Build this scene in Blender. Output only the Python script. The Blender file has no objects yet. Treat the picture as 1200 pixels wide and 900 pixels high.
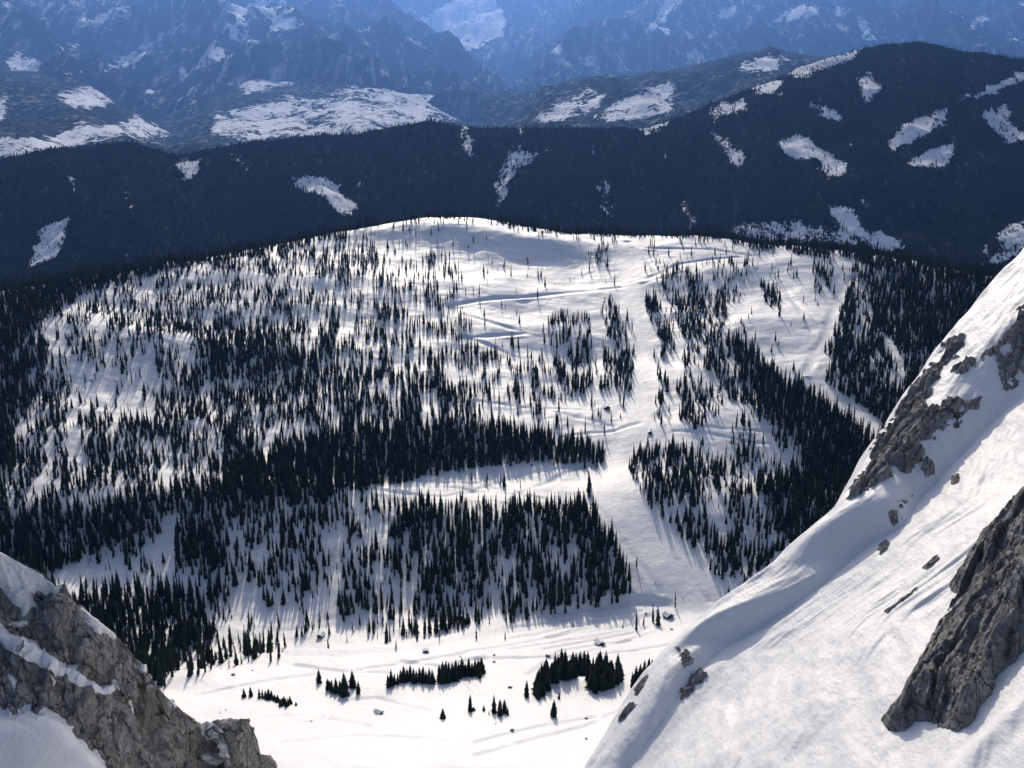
import bpy, math, random
import numpy as np
from mathutils import Vector

random.seed(7)
RNG = np.random.default_rng(11)
SC = bpy.context.scene
COL = SC.collection

# ------------------------------------------------------------------ camera
H = 456.0                      # camera height above the valley meadow (m)
FPX = 1400.0                   # focal length in photograph pixels (1200 x 900)
PITCH = math.atan(400.0 / FPX)
CP, SP = math.cos(PITCH), math.sin(PITCH)
cam_d = bpy.data.cameras.new("camera")
cam_d.sensor_width = 36.0
cam_d.lens = 36.0 * FPX / 1200.0
cam_d.clip_start = 1.0
cam_d.clip_end = 80000.0
cam = bpy.data.objects.new("camera", cam_d)
cam.location = (0, 0, H)
cam.rotation_euler = (math.pi / 2 - PITCH, 0, 0)
COL.objects.link(cam)
SC.camera = cam

# ------------------------------------------------------------------ sky, sun, exposure
SUN_EL, SUN_AZ = math.radians(27.5), math.radians(-4.0)
world = bpy.data.worlds.new("World")
SC.world = world
world.use_nodes = True
wn = world.node_tree.nodes
sky = wn.new("ShaderNodeTexSky")
sky.sky_type = 'NISHITA'
sky.sun_disc = False
sky.sun_elevation = SUN_EL
sky.sun_rotation = SUN_AZ
sky.altitude = 1000
sky.dust_density = 6.0
sky.air_density = 0.75
sky.ozone_density = 0.3
wn["Background"].inputs["Strength"].default_value = 0.15
world.node_tree.links.new(sky.outputs[0], wn["Background"].inputs[0])
S = Vector((math.sin(SUN_AZ) * math.cos(SUN_EL), math.cos(SUN_AZ) * math.cos(SUN_EL), math.sin(SUN_EL)))
sun_d = bpy.data.lights.new("sun", 'SUN')
sun_d.energy = 3.2
sun_d.angle = math.radians(0.5)
sun_d.color = (1.0, 0.905, 0.745)
sun = bpy.data.objects.new("sun", sun_d)
sun.rotation_euler = S.to_track_quat('Z', 'Y').to_euler()
sun.location = (0, 0, 3000)
COL.objects.link(sun)
SC.view_settings.view_transform = 'Standard'
SC.view_settings.look = 'None'
SC.view_settings.gamma = 1.0
SC.view_settings.exposure = -0.09
SC.view_settings.use_curve_mapping = False
SC.cycles.use_denoising = True
SC.cycles.max_bounces = 6
SC.cycles.diffuse_bounces = 3
SC.cycles.volume_bounces = 0

# ------------------------------------------------------------------ pixel geometry
def ray(px, py):
    """direction of a photograph pixel as X/Y and Z/Y (camera looks along +Y)"""
    px = np.asarray(px, float); py = np.asarray(py, float)
    xc = (px - 600.0) / FPX; yc = (450.0 - py) / FPX
    y = CP + yc * SP; z = -SP + yc * CP
    return xc / y, z / y
def at(px, py, Y):
    u, v = ray(px, py)
    return np.stack([u * Y, np.asarray(Y, float) + 0 * u, H + v * Y], -1)
def project(P):
    X, Y, Z = P[..., 0], P[..., 1], P[..., 2] - H
    d = Y * CP - Z * SP
    return 600 + FPX * X / d, 450 - FPX * (Y * SP + Z * CP) / d

# ------------------------------------------------------------------ noise
def _h(ix, iy, iz, seed):
    n = (ix.astype(np.int64) * 374761393 + iy.astype(np.int64) * 668265263 + iz.astype(np.int64) * 2147483647 + seed * 1274126177) & 0xFFFFFFFF
    n = ((n ^ (n >> 13)) * 1274126177) & 0xFFFFFFFF
    n = ((n ^ (n >> 16)) * 2246822519) & 0xFFFFFFFF
    return n ^ (n >> 15)
def noise2(x, y, seed=0):
    x = np.asarray(x, float); y = np.asarray(y, float)
    ix = np.floor(x); iy = np.floor(y); fx = x - ix; fy = y - iy
    z0 = np.zeros_like(ix)
    def g(dx, dy):
        a = _h(ix + dx, iy + dy, z0, seed) * (2 * math.pi / 4294967296.0)
        return np.cos(a) * (fx - dx) + np.sin(a) * (fy - dy)
    sx = fx * fx * fx * (fx * (fx * 6 - 15) + 10); sy = fy * fy * fy * (fy * (fy * 6 - 15) + 10)
    a = g(0, 0) * (1 - sx) + g(1, 0) * sx
    b = g(0, 1) * (1 - sx) + g(1, 1) * sx
    return (a * (1 - sy) + b * sy) * 1.5
def noise3(x, y, z, seed=0):
    ix = np.floor(x); iy = np.floor(y); iz = np.floor(z); fx = x - ix; fy = y - iy; fz = z - iz
    sx = fx * fx * (3 - 2 * fx); sy = fy * fy * (3 - 2 * fy); sz = fz * fz * (3 - 2 * fz)
    def g(a, b, c): return _h(ix + a, iy + b, iz + c, seed) / 2147483648.0 - 1
    def l(a, b, t): return a + (b - a) * t
    return l(l(l(g(0,0,0), g(1,0,0), sx), l(g(0,1,0), g(1,1,0), sx), sy),
             l(l(g(0,0,1), g(1,0,1), sx), l(g(0,1,1), g(1,1,1), sx), sy), sz)
def fbm2(x, y, o=4, seed=0, gain=.5):
    s = 0; a = 1
    for i in range(o):
        s = s + a * noise2(x * 2**i, y * 2**i, seed + i); a *= gain
    return s
def fbm3(x, y, z, o=4, seed=0, gain=.5):
    s = 0; a = 1
    for i in range(o):
        s = s + a * noise3(x * 2**i, y * 2**i, z * 2**i, seed + i); a *= gain
    return s
def ridged3(x, y, z, o=4, seed=0, gain=.55):
    s = 0; a = 1
    for i in range(o):
        s = s + a * (1 - 2 * np.abs(noise3(x * 2**i, y * 2**i, z * 2**i, seed + i))); a *= gain
    return s
def ridged2(x, y, o=4, seed=0, gain=.5):
    s = 0; a = 1
    for i in range(o):
        s = s + a * (1 - 2 * np.abs(noise2(x * 2**i, y * 2**i, seed + i))); a *= gain
    return s
def facet3(x, y, z, seed=0):
    """fractured blocks: each nearest-point cell is a tilted plane"""
    ix = np.floor(x); iy = np.floor(y); iz = np.floor(z)
    best = np.full(x.shape, 1e9); out = np.zeros(x.shape)
    for a in (-1, 0, 1):
        for b in (-1, 0, 1):
            for c in (-1, 0, 1):
                cx, cy, cz = ix + a, iy + b, iz + c
                r = [_h(cx, cy, cz, seed + k) / 4294967296.0 for k in range(3)]
                dx, dy, dz = x - cx - r[0], y - cy - r[1], z - cz - r[2]
                d = dx * dx + dy * dy + dz * dz
                m = d < best
                v = (r[1] - .5) + (r[2] - .5) * 1.3 * dx + (r[0] - .5) * 1.3 * dy + (r[1] - r[2]) * 1.3 * dz
                best = np.where(m, d, best); out = np.where(m, v, out)
    return out
def sstep(a, b, x):
    t = np.clip((x - a) / (b - a), 0, 1); return t * t * (3 - 2 * t)
def poly_sd(px, py, poly):
    """signed distance to a polygon, positive inside"""
    px = np.asarray(px, float); py = np.asarray(py, float)
    d2 = np.full(px.shape, 1e30); ins = np.zeros(px.shape, bool)
    n = len(poly)
    for i in range(n):
        ax, ay = poly[i]; bx, by = poly[(i + 1) % n]
        ex, ey = bx - ax, by - ay
        t = np.clip(((px - ax) * ex + (py - ay) * ey) / (ex * ex + ey * ey + 1e-9), 0, 1)
        d2 = np.minimum(d2, (px - ax - t * ex)**2 + (py - ay - t * ey)**2)
        if ay != by:
            c = ((ay > py) != (by > py)) & (px < (bx - ax) * (py - ay) / (by - ay) + ax)
            ins ^= c
    d = np.sqrt(d2)
    return np.where(ins, d, -d)
def line_d(X, Y, pts):
    """distance to a polyline and interpolated third coordinate"""
    best = np.full(X.shape, 1e30); zb = np.zeros(X.shape)
    for a, b in zip(pts[:-1], pts[1:]):
        ex, ey = b[0] - a[0], b[1] - a[1]
        t = np.clip(((X - a[0]) * ex + (Y - a[1]) * ey) / (ex * ex + ey * ey + 1e-9), 0, 1)
        d = (X - a[0] - t * ex)**2 + (Y - a[1] - t * ey)**2
        m = d < best
        best = np.where(m, d, best); zb = np.where(m, a[2] + t * (b[2] - a[2]), zb)
    return np.sqrt(best), zb

# ------------------------------------------------------------------ mesh helpers
def raw_mesh(name, V, F, smooth=True):
    """V (n,3), F list of arrays of equal-length faces"""
    me = bpy.data.meshes.new(name)
    V = np.asarray(V, np.float32)
    me.vertices.add(len(V)); me.vertices.foreach_set("co", V.ravel())
    loops = np.concatenate([f.ravel() for f in F]).astype(np.int32)
    tot = np.concatenate([np.full(len(f), f.shape[1], np.int32) for f in F])
    me.loops.add(len(loops)); me.loops.foreach_set("vertex_index", loops)
    me.polygons.add(len(tot))
    me.polygons.foreach_set("loop_start", (np.cumsum(tot) - tot).astype(np.int32))
    me.polygons.foreach_set("loop_total", tot)
    me.polygons.foreach_set("use_smooth", np.full(len(tot), smooth))
    me.update(calc_edges=True); me.validate()
    return me
def add_attr(me, name, vals):
    a = me.attributes.new(name, 'FLOAT', 'POINT')
    a.data.foreach_set("value", np.asarray(vals, np.float32).ravel())
def grid_faces(n, m):
    i = np.arange(n * m).reshape(n, m)
    return np.stack([i[:-1, :-1], i[1:, :-1], i[1:, 1:], i[:-1, 1:]], -1).reshape(-1, 4)
def grid_mesh(name, P, attrs=None, keep=None, flip=False, smooth=True):
    n, m = P.shape[:2]
    F = grid_faces(n, m)
    if flip: F = F[:, ::-1]
    V = P.reshape(-1, 3); at_ = {k: v.ravel() for k, v in (attrs or {}).items()}
    if keep is not None:
        k = keep.ravel()
        F = F[k[F].any(1)]
        used = np.unique(F); idx = np.full(len(V), -1); idx[used] = np.arange(len(used))
        V = V[used]; F = idx[F]; at_ = {a: v[used] for a, v in at_.items()}
    me = raw_mesh(name, V, [F], smooth)
    for a, v in at_.items(): add_attr(me, a, v)
    return me
def obj(name, me, mat=None, parent=None, kind=None, label=None, cat=None, group=None, loc=None):
    o = bpy.data.objects.new(name, me); COL.objects.link(o)
    if mat is not None and me is not None and not me.materials: me.materials.append(mat)
    if parent is not None: o.parent = parent
    if kind: o["kind"] = kind
    if label: o["label"] = label
    if cat: o["category"] = cat
    if group: o["group"] = group
    if loc is not None: o.location = loc
    return o

# ------------------------------------------------------------------ materials
def new_mat(name):
    m = bpy.data.materials.new(name); m.use_nodes = True
    nt = m.node_tree
    return m, nt, nt.nodes["Principled BSDF"]
def N(nt, t, **kw):
    n = nt.nodes.new(t)
    for k, v in kw.items():
        if k.startswith("i_"):
            key = k[2:]; n.inputs[int(key) if key.isdigit() else key].default_value = v
        else: setattr(n, k, v)
    return n
def L(nt, a, b): nt.links.new(a, b)
def coords(nt, scale):
    tc = N(nt, "ShaderNodeTexCoord"); mp = N(nt, "ShaderNodeMapping")
    mp.inputs["Scale"].default_value = scale
    L(nt, tc.outputs["Object"], mp.inputs[0]); return mp.outputs[0]
def tex(nt, vec, scale, detail=6, rough=.55, dist=0):
    n = N(nt, "ShaderNodeTexNoise"); n.inputs["Scale"].default_value = scale
    n.inputs["Detail"].default_value = detail; n.inputs["Roughness"].default_value = rough
    n.inputs["Distortion"].default_value = dist
    L(nt, vec, n.inputs["Vector"]); return n.outputs["Fac"]
def ramp(nt, fac, stops):
    r = N(nt, "ShaderNodeValToRGB")
    while len(r.color_ramp.elements) < len(stops): r.color_ramp.elements.new(.5)
    for e, (p, c) in zip(r.color_ramp.elements, stops):
        e.position = p; e.color = (*c, 1) if len(c) == 3 else c
    L(nt, fac, r.inputs[0]); return r.outputs[0]
def bump(nt, h, dist, strength=1.0, prev=None):
    b = N(nt, "ShaderNodeBump"); b.inputs["Distance"].default_value = dist; b.inputs["Strength"].default_value = strength
    L(nt, h, b.inputs["Height"])
    if prev is not None: L(nt, prev, b.inputs["Normal"])
    return b.outputs[0]
def mix(nt, f, a, b):
    n = N(nt, "ShaderNodeMix", data_type='RGBA')
    L(nt, f, n.inputs[0])
    for k, s in ((6, a), (7, b)):
        if isinstance(s, tuple): n.inputs[k].default_value = (*s, 1)
        else: L(nt, s, n.inputs[k])
    return n.outputs[2]

def snow_material(name, scales, dists, wind=(1, 1, 1)):
    m, nt, p = new_mat(name)
    v = coords(nt, wind)
    prev = None
    for s, d in zip(scales, dists):
        prev = bump(nt, tex(nt, v, s, 4), d, 1.0, prev)
    L(nt, prev, p.inputs["Normal"])
    c = ramp(nt, tex(nt, v, scales[0] * .4, 5), [(.3, (.80, .80, .795)), (.7, (.87, .865, .85))])
    L(nt, c, p.inputs["Base Color"])
    p.inputs["Roughness"].default_value = .55
    p.inputs["Specular IOR Level"].default_value = .3
    return m
M_SNOW = snow_material("valley_snow", (.02, .09, .35), (2.0, .7, .22))
M_SLOPE = snow_material("slope_snow", (.10, .7, 3.2), (.5, .18, .04), (1.0, .55, 1.0))
M_CRAGSNOW = snow_material("crag_snow", (.25, 1.2, 4.0), (.3, .09, .03))

def rock_material(name, base, dark, tan, stretch=(1, 1, .35), rot=(0, 0, 0), tan_amt=.62):
    m, nt, p = new_mat(name)
    tc = N(nt, "ShaderNodeTexCoord"); mp = N(nt, "ShaderNodeMapping")
    mp.inputs["Scale"].default_value = stretch; mp.inputs["Rotation"].default_value = rot
    L(nt, tc.outputs["Object"], mp.inputs[0]); v0 = mp.outputs[0]
    # warp the coordinates so that cracks wander
    nz = N(nt, "ShaderNodeTexNoise"); nz.inputs["Scale"].default_value = .8; nz.inputs["Detail"].default_value = 4; L(nt, v0, nz.inputs["Vector"])
    vm = N(nt, "ShaderNodeVectorMath", operation='MULTIPLY_ADD'); L(nt, nz.outputs["Color"], vm.inputs[0]); vm.inputs[1].default_value = (1.1, 1.1, 1.1); L(nt, v0, vm.inputs[2]); v = vm.outputs[0]
    n1 = tex(nt, v, .30, 8, .65, .4); n2 = tex(nt, v, 1.5, 8, .7, .8); n3 = tex(nt, v, 7.0, 6, .7)
    c1 = ramp(nt, n1, [(.30, tuple(x * .55 for x in base)), (.48, base), (.68, tuple(min(1, x * 1.45) for x in base))])
    c1 = mix(nt, ramp(nt, n3, [(.35, (.55, .55, .55)), (.6, (0, 0, 0))]), c1, tuple(x * .45 for x in base))
    f2 = ramp(nt, n2, [(.33, (1, 1, 1)), (.45, (0, 0, 0))])
    c2 = mix(nt, f2, c1, dark)
    cr = []
    for sc, wd in ((.42, .035), (1.5, .05)):
        vo = N(nt, "ShaderNodeTexVoronoi", feature='DISTANCE_TO_EDGE'); vo.inputs["Scale"].default_value = sc; L(nt, v, vo.inputs["Vector"])
        cr.append(ramp(nt, vo.outputs["Distance"], [(.0, (0, 0, 0)), (wd, (1, 1, 1))]))
        iv = N(nt, "ShaderNodeMath", operation='SUBTRACT'); iv.inputs[0].default_value = 1; L(nt, cr[-1], iv.inputs[1])
        gate = N(nt, "ShaderNodeMath", operation='MULTIPLY'); L(nt, iv.outputs[0], gate.inputs[0]); L(nt, ramp(nt, n1, [(.4, (0, 0, 0)), (.6, (1, 1, 1))]), gate.inputs[1])
        c2 = mix(nt, gate.outputs[0], c2, dark)
    n4 = tex(nt, tc.outputs["Object"], .16, 4, .5)
    f4 = ramp(nt, n4, [(tan_amt, (0, 0, 0)), (tan_amt + .08, (.75, .75, .75))])
    L(nt, mix(nt, f4, c2, tan), p.inputs["Base Color"])
    b = bump(nt, cr[0], .35, .9); b = bump(nt, cr[1], .12, .8, b); b = bump(nt, n2, .7, 1.0, b); b = bump(nt, n3, .14, 1.0, b)
    L(nt, b, p.inputs["Normal"])
    p.inputs["Roughness"].default_value = .9
    p.inputs["Specular IOR Level"].default_value = .2
    return m
M_CRAG = rock_material("crag_limestone", (.50, .485, .46), (.065, .06, .055), (.36, .25, .14), (1.0, 1.0, .28), (0, .35, 0), .66)
M_SLAB = rock_material("slab_limestone", (.45, .44, .425), (.09, .085, .08), (.22, .13, .055), (1.6, .5, 1.0), (.4, .5, .6), .64)
M_BOULDER = rock_material("boulder_stone", (.22, .21, .20), (.07, .065, .06), (.25, .2, .14))

def foliage_material():
    m, nt, p = new_mat("spruce_needles")
    oi = N(nt, "ShaderNodeObjectInfo")
    c = ramp(nt, oi.outputs["Random"], [(0, (.014, .024, .018)), (.6, (.022, .034, .022)), (1, (.036, .045, .026))])
    L(nt, c, p.inputs["Base Color"])
    p.inputs["Roughness"].default_value = .9
    p.inputs["Specular IOR Level"].default_value = .04
    return m
M_NEEDLE = foliage_material()
m, nt, p = new_mat("far_spruce_needles"); M_FARNEEDLE = m
p.inputs['Base Color'].default_value = (.013, .02, .018, 1); p.inputs['Roughness'].default_value = 1.0; p.inputs['Specular IOR Level'].default_value = 0.0  # base darkened to stand in for the self-shadowing these convex cones lack
m, nt, p = new_mat("spruce_bark"); M_BARK = m
L(nt, ramp(nt, tex(nt, coords(nt, (1, 1, .2)), 30), [(.3, (.05, .038, .03)), (.7, (.1, .08, .065))]), p.inputs["Base Color"])
p.inputs["Roughness"].default_value = .95

def far_material(name, nscale, forest=(.020, .030, .026), amt=2.6, veil=.66, thinness=.10, vstretch=(1.0, .38, .7), dust=(1.3, .25, .35)):
    """forest and snow fields of a far mountainside: the attribute 'field' marks the open fields"""
    m, nt, p = new_mat(name)
    v = coords(nt, (1, 1, 1.6))
    a = N(nt, "ShaderNodeAttribute", attribute_name="field")
    vs = coords(nt, vstretch); n1 = tex(nt, vs, nscale, 8, .66, .5); n2 = tex(nt, vs, nscale * 7, 6, .7); n5 = tex(nt, v, nscale * 2.2, 2, .5, 1.2)
    def madd(x, k, o):
        q = N(nt, "ShaderNodeMath", operation='SUBTRACT'); L(nt, x, q.inputs[0]); q.inputs[1].default_value = .5
        r = N(nt, "ShaderNodeMath", operation='MULTIPLY_ADD'); L(nt, q.outputs[0], r.inputs[0]); r.inputs[1].default_value = k
        L(nt, o, r.inputs[2]); return r.outputs[0]
    t = madd(n2, amt * .8, madd(n1, amt, a.outputs["Fac"]))
    f = ramp(nt, N_map(nt, t, -1, 1), [(.47, (0, 0, 0)), (.55, (1, 1, 1))])
    # dark hedges and tree lines across the fields
    ab = N(nt, "ShaderNodeMath", operation='SUBTRACT'); L(nt, n5, ab.inputs[0]); ab.inputs[1].default_value = .5
    ab2 = N(nt, "ShaderNodeMath", operation='ABSOLUTE'); L(nt, ab.outputs[0], ab2.inputs[0])
    line = ramp(nt, ab2.outputs[0], [(.006, (.25, .25, .25)), (.016, (1, 1, 1))])
    mu = N(nt, "ShaderNodeMath", operation='MULTIPLY'); L(nt, f, mu.inputs[0]); L(nt, line, mu.inputs[1])
    # thin snow between the trees of the open wood
    mp2 = coords(nt, dust)
    n3 = tex(nt, mp2, nscale * 3.5, 10, .72, .5)
    n6 = tex(nt, mp2, nscale * .5, 4, .5)
    thin = ramp(nt, n3, [(veil, (0, 0, 0)), (veil + .14, (thinness * 3,) * 3)])
    gt = N(nt, "ShaderNodeMath", operation='MULTIPLY'); L(nt, thin, gt.inputs[0]); L(nt, ramp(nt, n6, [(.38, (.15, .15, .15)), (.62, (1, 1, 1))]), gt.inputs[1])
    dark = mix(nt, gt.outputs[0], forest, (.55, .57, .6))
    L(nt, mix(nt, mu.outputs[0], dark, (.86, .87, .88)), p.inputs["Base Color"])
    L(nt, bump(nt, n1, .06 / nscale, .5), p.inputs["Normal"])
    p.inputs["Roughness"].default_value = .9
    p.inputs["Specular IOR Level"].default_value = .0
    return m
def N_map(nt, s, lo, hi):
    r = N(nt, "ShaderNodeMapRange"); r.inputs[1].default_value = lo; r.inputs[2].default_value = hi
    L(nt, s, r.inputs[0]); return r.outputs[0]

# ------------------------------------------------------------------ the hill and its valley (one height field)
PY = np.array([900, 860, 830, 790, 760, 735, 715, 680, 640, 600, 580, 545, 500, 450, 400, 350, 300, 262, 250], float)
YC = np.array([545, 600, 648, 730, 800, 852, 890, 925, 975, 1025, 1050, 1118, 1188, 1305, 1411, 1535, 1678, 1804, 1860], float)
def Yc(py): return np.interp(-np.asarray(py, float), -PY, YC)
SKY = np.array([(-200, 385, 1380), (-100, 366, 1430), (0, 347, 1500), (150, 322, 1630), (300, 293, 1740), (430, 272, 1800), (500, 259, 1850), (570, 258, 1860),
                (650, 274, 1845), (750, 278, 1830), (850, 281, 1800), (950, 295, 1740), (1050, 308, 1680), (1160, 330, 1600), (1280, 352, 1530), (1420, 380, 1450)], float)
cps = []
for cx in [-200, -60, 80, 200, 320, 430, 520, 600, 680, 760, 850, 950, 1050, 1160, 1280, 1420]:
    sy = np.interp(cx, SKY[:, 0], SKY[:, 1]); sY = np.interp(cx, SKY[:, 0], SKY[:, 2])
    ks = sY / Yc(sy)
    for y in [900, 830, 790, 760, 735, 715, 680, 640, 600, 580, 545, 500, 450, 400, 350, 300]:
        if y < sy + 18: continue
        k = 1 + (ks - 1) * np.clip((600 - y) / (600 - sy), 0, 1)
        Y = Yc(y) * k
        cps.append(at(cx, y, Y))
    c = at(cx, sy, sY); cps.append(c)
    for dY, dz in ((90, -12), (260, -70), (600, -220), (1150, -400)):
        Y2 = sY + dY; cps.append(np.array([c[0] * Y2 / sY, Y2, c[2] + dz - (c[2] - 150) * min(1, dY / 1000)]))
    u = c[0] / sY
    for Y2, z2 in ((450, 106), (300, 160)): cps.append(np.array([u * Y2, Y2, z2]))
cps = np.array(cps)
def tps_fit(P, lam=2e-4):
    x = P[:, :2] / 1000.0; n = len(x)
    r2 = ((x[:, None] - x[None])**2).sum(-1)
    K = np.where(r2 > 0, .5 * r2 * np.log(r2 + 1e-12), 0) + lam * np.eye(n)
    A = np.zeros((n + 3, n + 3)); A[:n, :n] = K; A[:n, n] = 1; A[:n, n+1:] = x; A[n, :n] = 1; A[n+1:, :n] = x.T
    w = np.linalg.solve(A, np.concatenate([P[:, 2], [0, 0, 0]]))
    return x, w
def tps_eval(fit, X, Y):
    x, w = fit; n = len(x); a = X / 1000.0; b = Y / 1000.0
    out = w[n] + w[n+1] * a + w[n+2] * b
    for i in range(n):
        r2 = (a - x[i, 0])**2 + (b - x[i, 1])**2
        out += w[i] * .5 * r2 * np.log(r2 + 1e-12)
    return out
fit = tps_fit(cps)
NU, NY = 520, 860
U = np.linspace(-.56, .60, NU)
yk = np.array([300, 540, 900, 1300, 1900, 2300, 3100]); yt = np.array([0, 40, 230, 420, 770, 825, 859])
YY = np.interp(np.arange(NY), yt, yk)
UG, YG = np.meshgrid(U, YY, indexing='ij')
XG = UG * YG
# coarse TPS then bicubic-ish upsampling by evaluating on a coarse grid and interpolating linearly twice
cu = np.linspace(-.56, .60, 131); cy = np.interp(np.linspace(0, NY - 1, 216), np.arange(NY), YY)
CU, CY = np.meshgrid(cu, cy, indexing='ij')
CZ = tps_eval(fit, CU * CY, CY)
def cubic_up(A, n, axis):
    A = np.moveaxis(A, axis, 0); m = A.shape[0]
    t = np.linspace(0, m - 1, n); i = np.clip(t.astype(int), 0, m - 2); f = (t - i)[:, None]
    g = lambda k: A[np.clip(i + k, 0, m - 1)]
    p0, p1, p2, p3 = g(-1), g(0), g(1), g(2)
    r = .5 * (2*p1 + (p2-p0)*f + (2*p0-5*p1+4*p2-p3)*f*f + (3*p1-p0-3*p2+p3)*f**3)
    return np.moveaxis(r, 0, axis)
ZG = cubic_up(cubic_up(CZ, NU, 0), NY, 1)

def hill_hit(px, py, Z=None):
    """first point of the height field met by a pixel's ray"""
    Z = ZG if Z is None else Z
    u, v = ray(px, py)
    fi = (u - U[0]) / (U[1] - U[0]); i = int(np.clip(math.floor(fi), 0, NU - 2)); f = fi - i
    zz = Z[i] * (1 - f) + Z[i+1] * f
    d = zz - (H + v * YY)
    k = np.nonzero((d[1:] >= 0) & (d[:-1] < 0))[0]
    if len(k) == 0: return None
    k = k[0]; t = -d[k] / (d[k+1] - d[k] + 1e-9); Y = YY[k] + t * (YY[k+1] - YY[k])
    return np.array([u * Y, Y, H + v * Y])
def hill_z(X, Y, Z=None):
    Z = ZG if Z is None else Z
    u = X / Y
    fi = np.clip((u - U[0]) / (U[1] - U[0]), 0, NU - 1.001); i = fi.astype(int); f = fi - i
    fj = np.clip(np.interp(Y, YY, np.arange(NY)), 0, NY - 1.001); j = fj.astype(int); g = fj - j
    return (Z[i, j]*(1-f)*(1-g) + Z[i+1, j]*f*(1-g) + Z[i, j+1]*(1-f)*g + Z[i+1, j+1]*f*g)

# rolls, hollows and gullies: pixel, amplitude (m), half widths across and along (m)
BUMPS = [(490, 268, 9, 130, 36), (640, 285, 11, 110, 32), (560, 300, -7, 150, 55), (700, 330, -5, 90, 50), (835, 318, 6, 60, 30), (840, 345, -5, 60, 35),
         (380, 330, 6, 90, 40), (470, 350, 5, 80, 40), (600, 345, 4, 120, 35), (640, 390, 4, 90, 35), (300, 360, 7, 120, 50), (150, 400, 10, 120, 50), (120, 470, -8, 110, 60),
         (900, 380, 6, 80, 50), (960, 460, -5, 60, 40), (940, 540, -14, 90, 60), (880, 620, -12, 70, 60), (1020, 480, -9, 60, 60),
         (250, 590, 9, 170, 50), (60, 640, -16, 150, 60), (200, 655, 5, 80, 40), (620, 570, -2, 150, 40), (330, 640, 4, 120, 40),
         (230, 790, 5, 70, 30), (400, 772, 4, 90, 25), (150, 770, -14, 90, 50), (330, 745, -9, 110, 35), (480, 805, 3.5, 45, 22), (680, 800, 4.5, 42, 16), (320, 828, 3, 40, 18)]
for bx, by, amp, sx_, sy_ in BUMPS:
    h = hill_hit(bx, by)
    if h is None: continue
    ZG += amp * np.exp(-((XG - h[0]) / sx_)**2 - ((YG - h[1]) / sy_)**2)
PXG, PYG = project(np.stack([XG, YG, ZG], -1))
PISTE = [(722, 275), (760, 283), (752, 340), (762, 385), (768, 430), (766, 500), (745, 530), (735, 548), (758, 590), (800, 640), (855, 690), (850, 712), (780, 722), (745, 660), (690, 585), (712, 525), (738, 480), (745, 400), (730, 340)]
MEADOW = [(150, 825), (210, 798), (330, 768), (480, 762), (600, 746), (740, 712), (840, 700), (860, 900), (150, 900)]
sm = np.maximum(sstep(-12, 6, poly_sd(PXG, PYG, PISTE)), .75 * sstep(-10, 12, poly_sd(PXG, PYG, MEADOW)))
near = sstep(300, 700, YG)
ZG += (6.0 * fbm2(XG / 260, YG / 210, 2, 3) * near + (1 - .85 * sm) * (2.6 * fbm2(XG / 75, YG / 60, 2, 9) + .75 * fbm2(XG / 26, YG / 22, 2, 15)) + (1 - .5 * sm) * .22 * fbm2(XG / 9, YG / 7, 2, 21))
# straight downhill runnels on the wooded lower slope
# roads and tracks: a level bench cut into the slope
def carve(pts, half, edge, depth=0.0, level=True):
    global ZG
    W = [hill_hit(x, y) for x, y in pts]; W = [w for w in W if w is not None]
    fine = []
    for a, b in zip(W[:-1], W[1:]):
        n = max(2, int(np.hypot(*(b - a)[:2]) / 6))
        for t in np.linspace(0, 1, n, endpoint=False): fine.append(a + t * (b - a))
    fine.append(W[-1]); fine = np.array(fine)
    fine[:, 2] = hill_z(fine[:, 0], fine[:, 1])
    if level:
        k = np.ones(9) / 9; z = np.pad(fine[:, 2], 4, mode='edge'); fine[:, 2] = np.convolve(z, k, 'valid')
    m = (XG > fine[:, 0].min() - edge * 2) & (XG < fine[:, 0].max() + edge * 2) & (YG > fine[:, 1].min() - edge * 2) & (YG < fine[:, 1].max() + edge * 2)
    d, z = line_d(XG[m], YG[m], fine)
    w = 1 - sstep(half, edge, d)
    if level: ZG[m] += (z - depth - ZG[m]) * w
    else: ZG[m] -= depth * w
    return fine
ROADS = [
    [(528, 360), (545, 356), (600, 350), (660, 344), (726, 337)],
    [(528, 360), (537, 367), (560, 374), (585, 381), (613, 391)],
    [(613, 391), (590, 394), (545, 396)],
    [(545, 396), (575, 407), (605, 420), (634, 431)],
    [(752, 330), (768, 322), (800, 309), (836, 304), (870, 301)],
    [(736, 283), (755, 291), (780, 292), (830, 292), (880, 300)],
    [(945, 440), (955, 415), (968, 395), (975, 370), (985, 345), (1000, 325)],
]
for r in ROADS: carve(r, 4.2, 7.5, 1.1)
carve([(345, 765), (400, 764), (470, 758), (530, 748), (600, 736), (660, 722), (735, 710), (775, 712)], 5, 14, 1.0)
carve([(320, 745), (380, 742), (400, 752)], 4, 10)
TRACKS = [[(740, 290), (755, 300), (770, 318)], [(690, 585), (720, 620), (745, 655), (775, 695)], [(795, 655), (815, 685), (830, 705)],
          [(480, 562), (560, 566), (610, 578), (660, 555), (690, 545)], [(430, 572), (520, 582), (600, 560), (680, 548)],
          [(640, 478), (690, 480), (720, 488)], [(660, 512), (720, 505), (750, 495)], [(820, 500), (870, 503), (910, 505)],
          [(600, 760), (690, 748), (760, 735)], [(560, 772), (640, 770), (720, 765), (790, 755)], [(540, 765), (620, 752), (700, 735)],
          [(540, 792), (560, 812), (590, 825)], [(400, 820), (440, 818), (500, 832)], [(640, 760), (700, 750), (740, 742)],
          [(345, 842), (370, 848), (385, 838)], [(345, 780), (400, 787), (450, 788)], [(470, 775), (520, 782), (570, 770)], [(700, 840), (640, 850), (560, 870)]]
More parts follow.
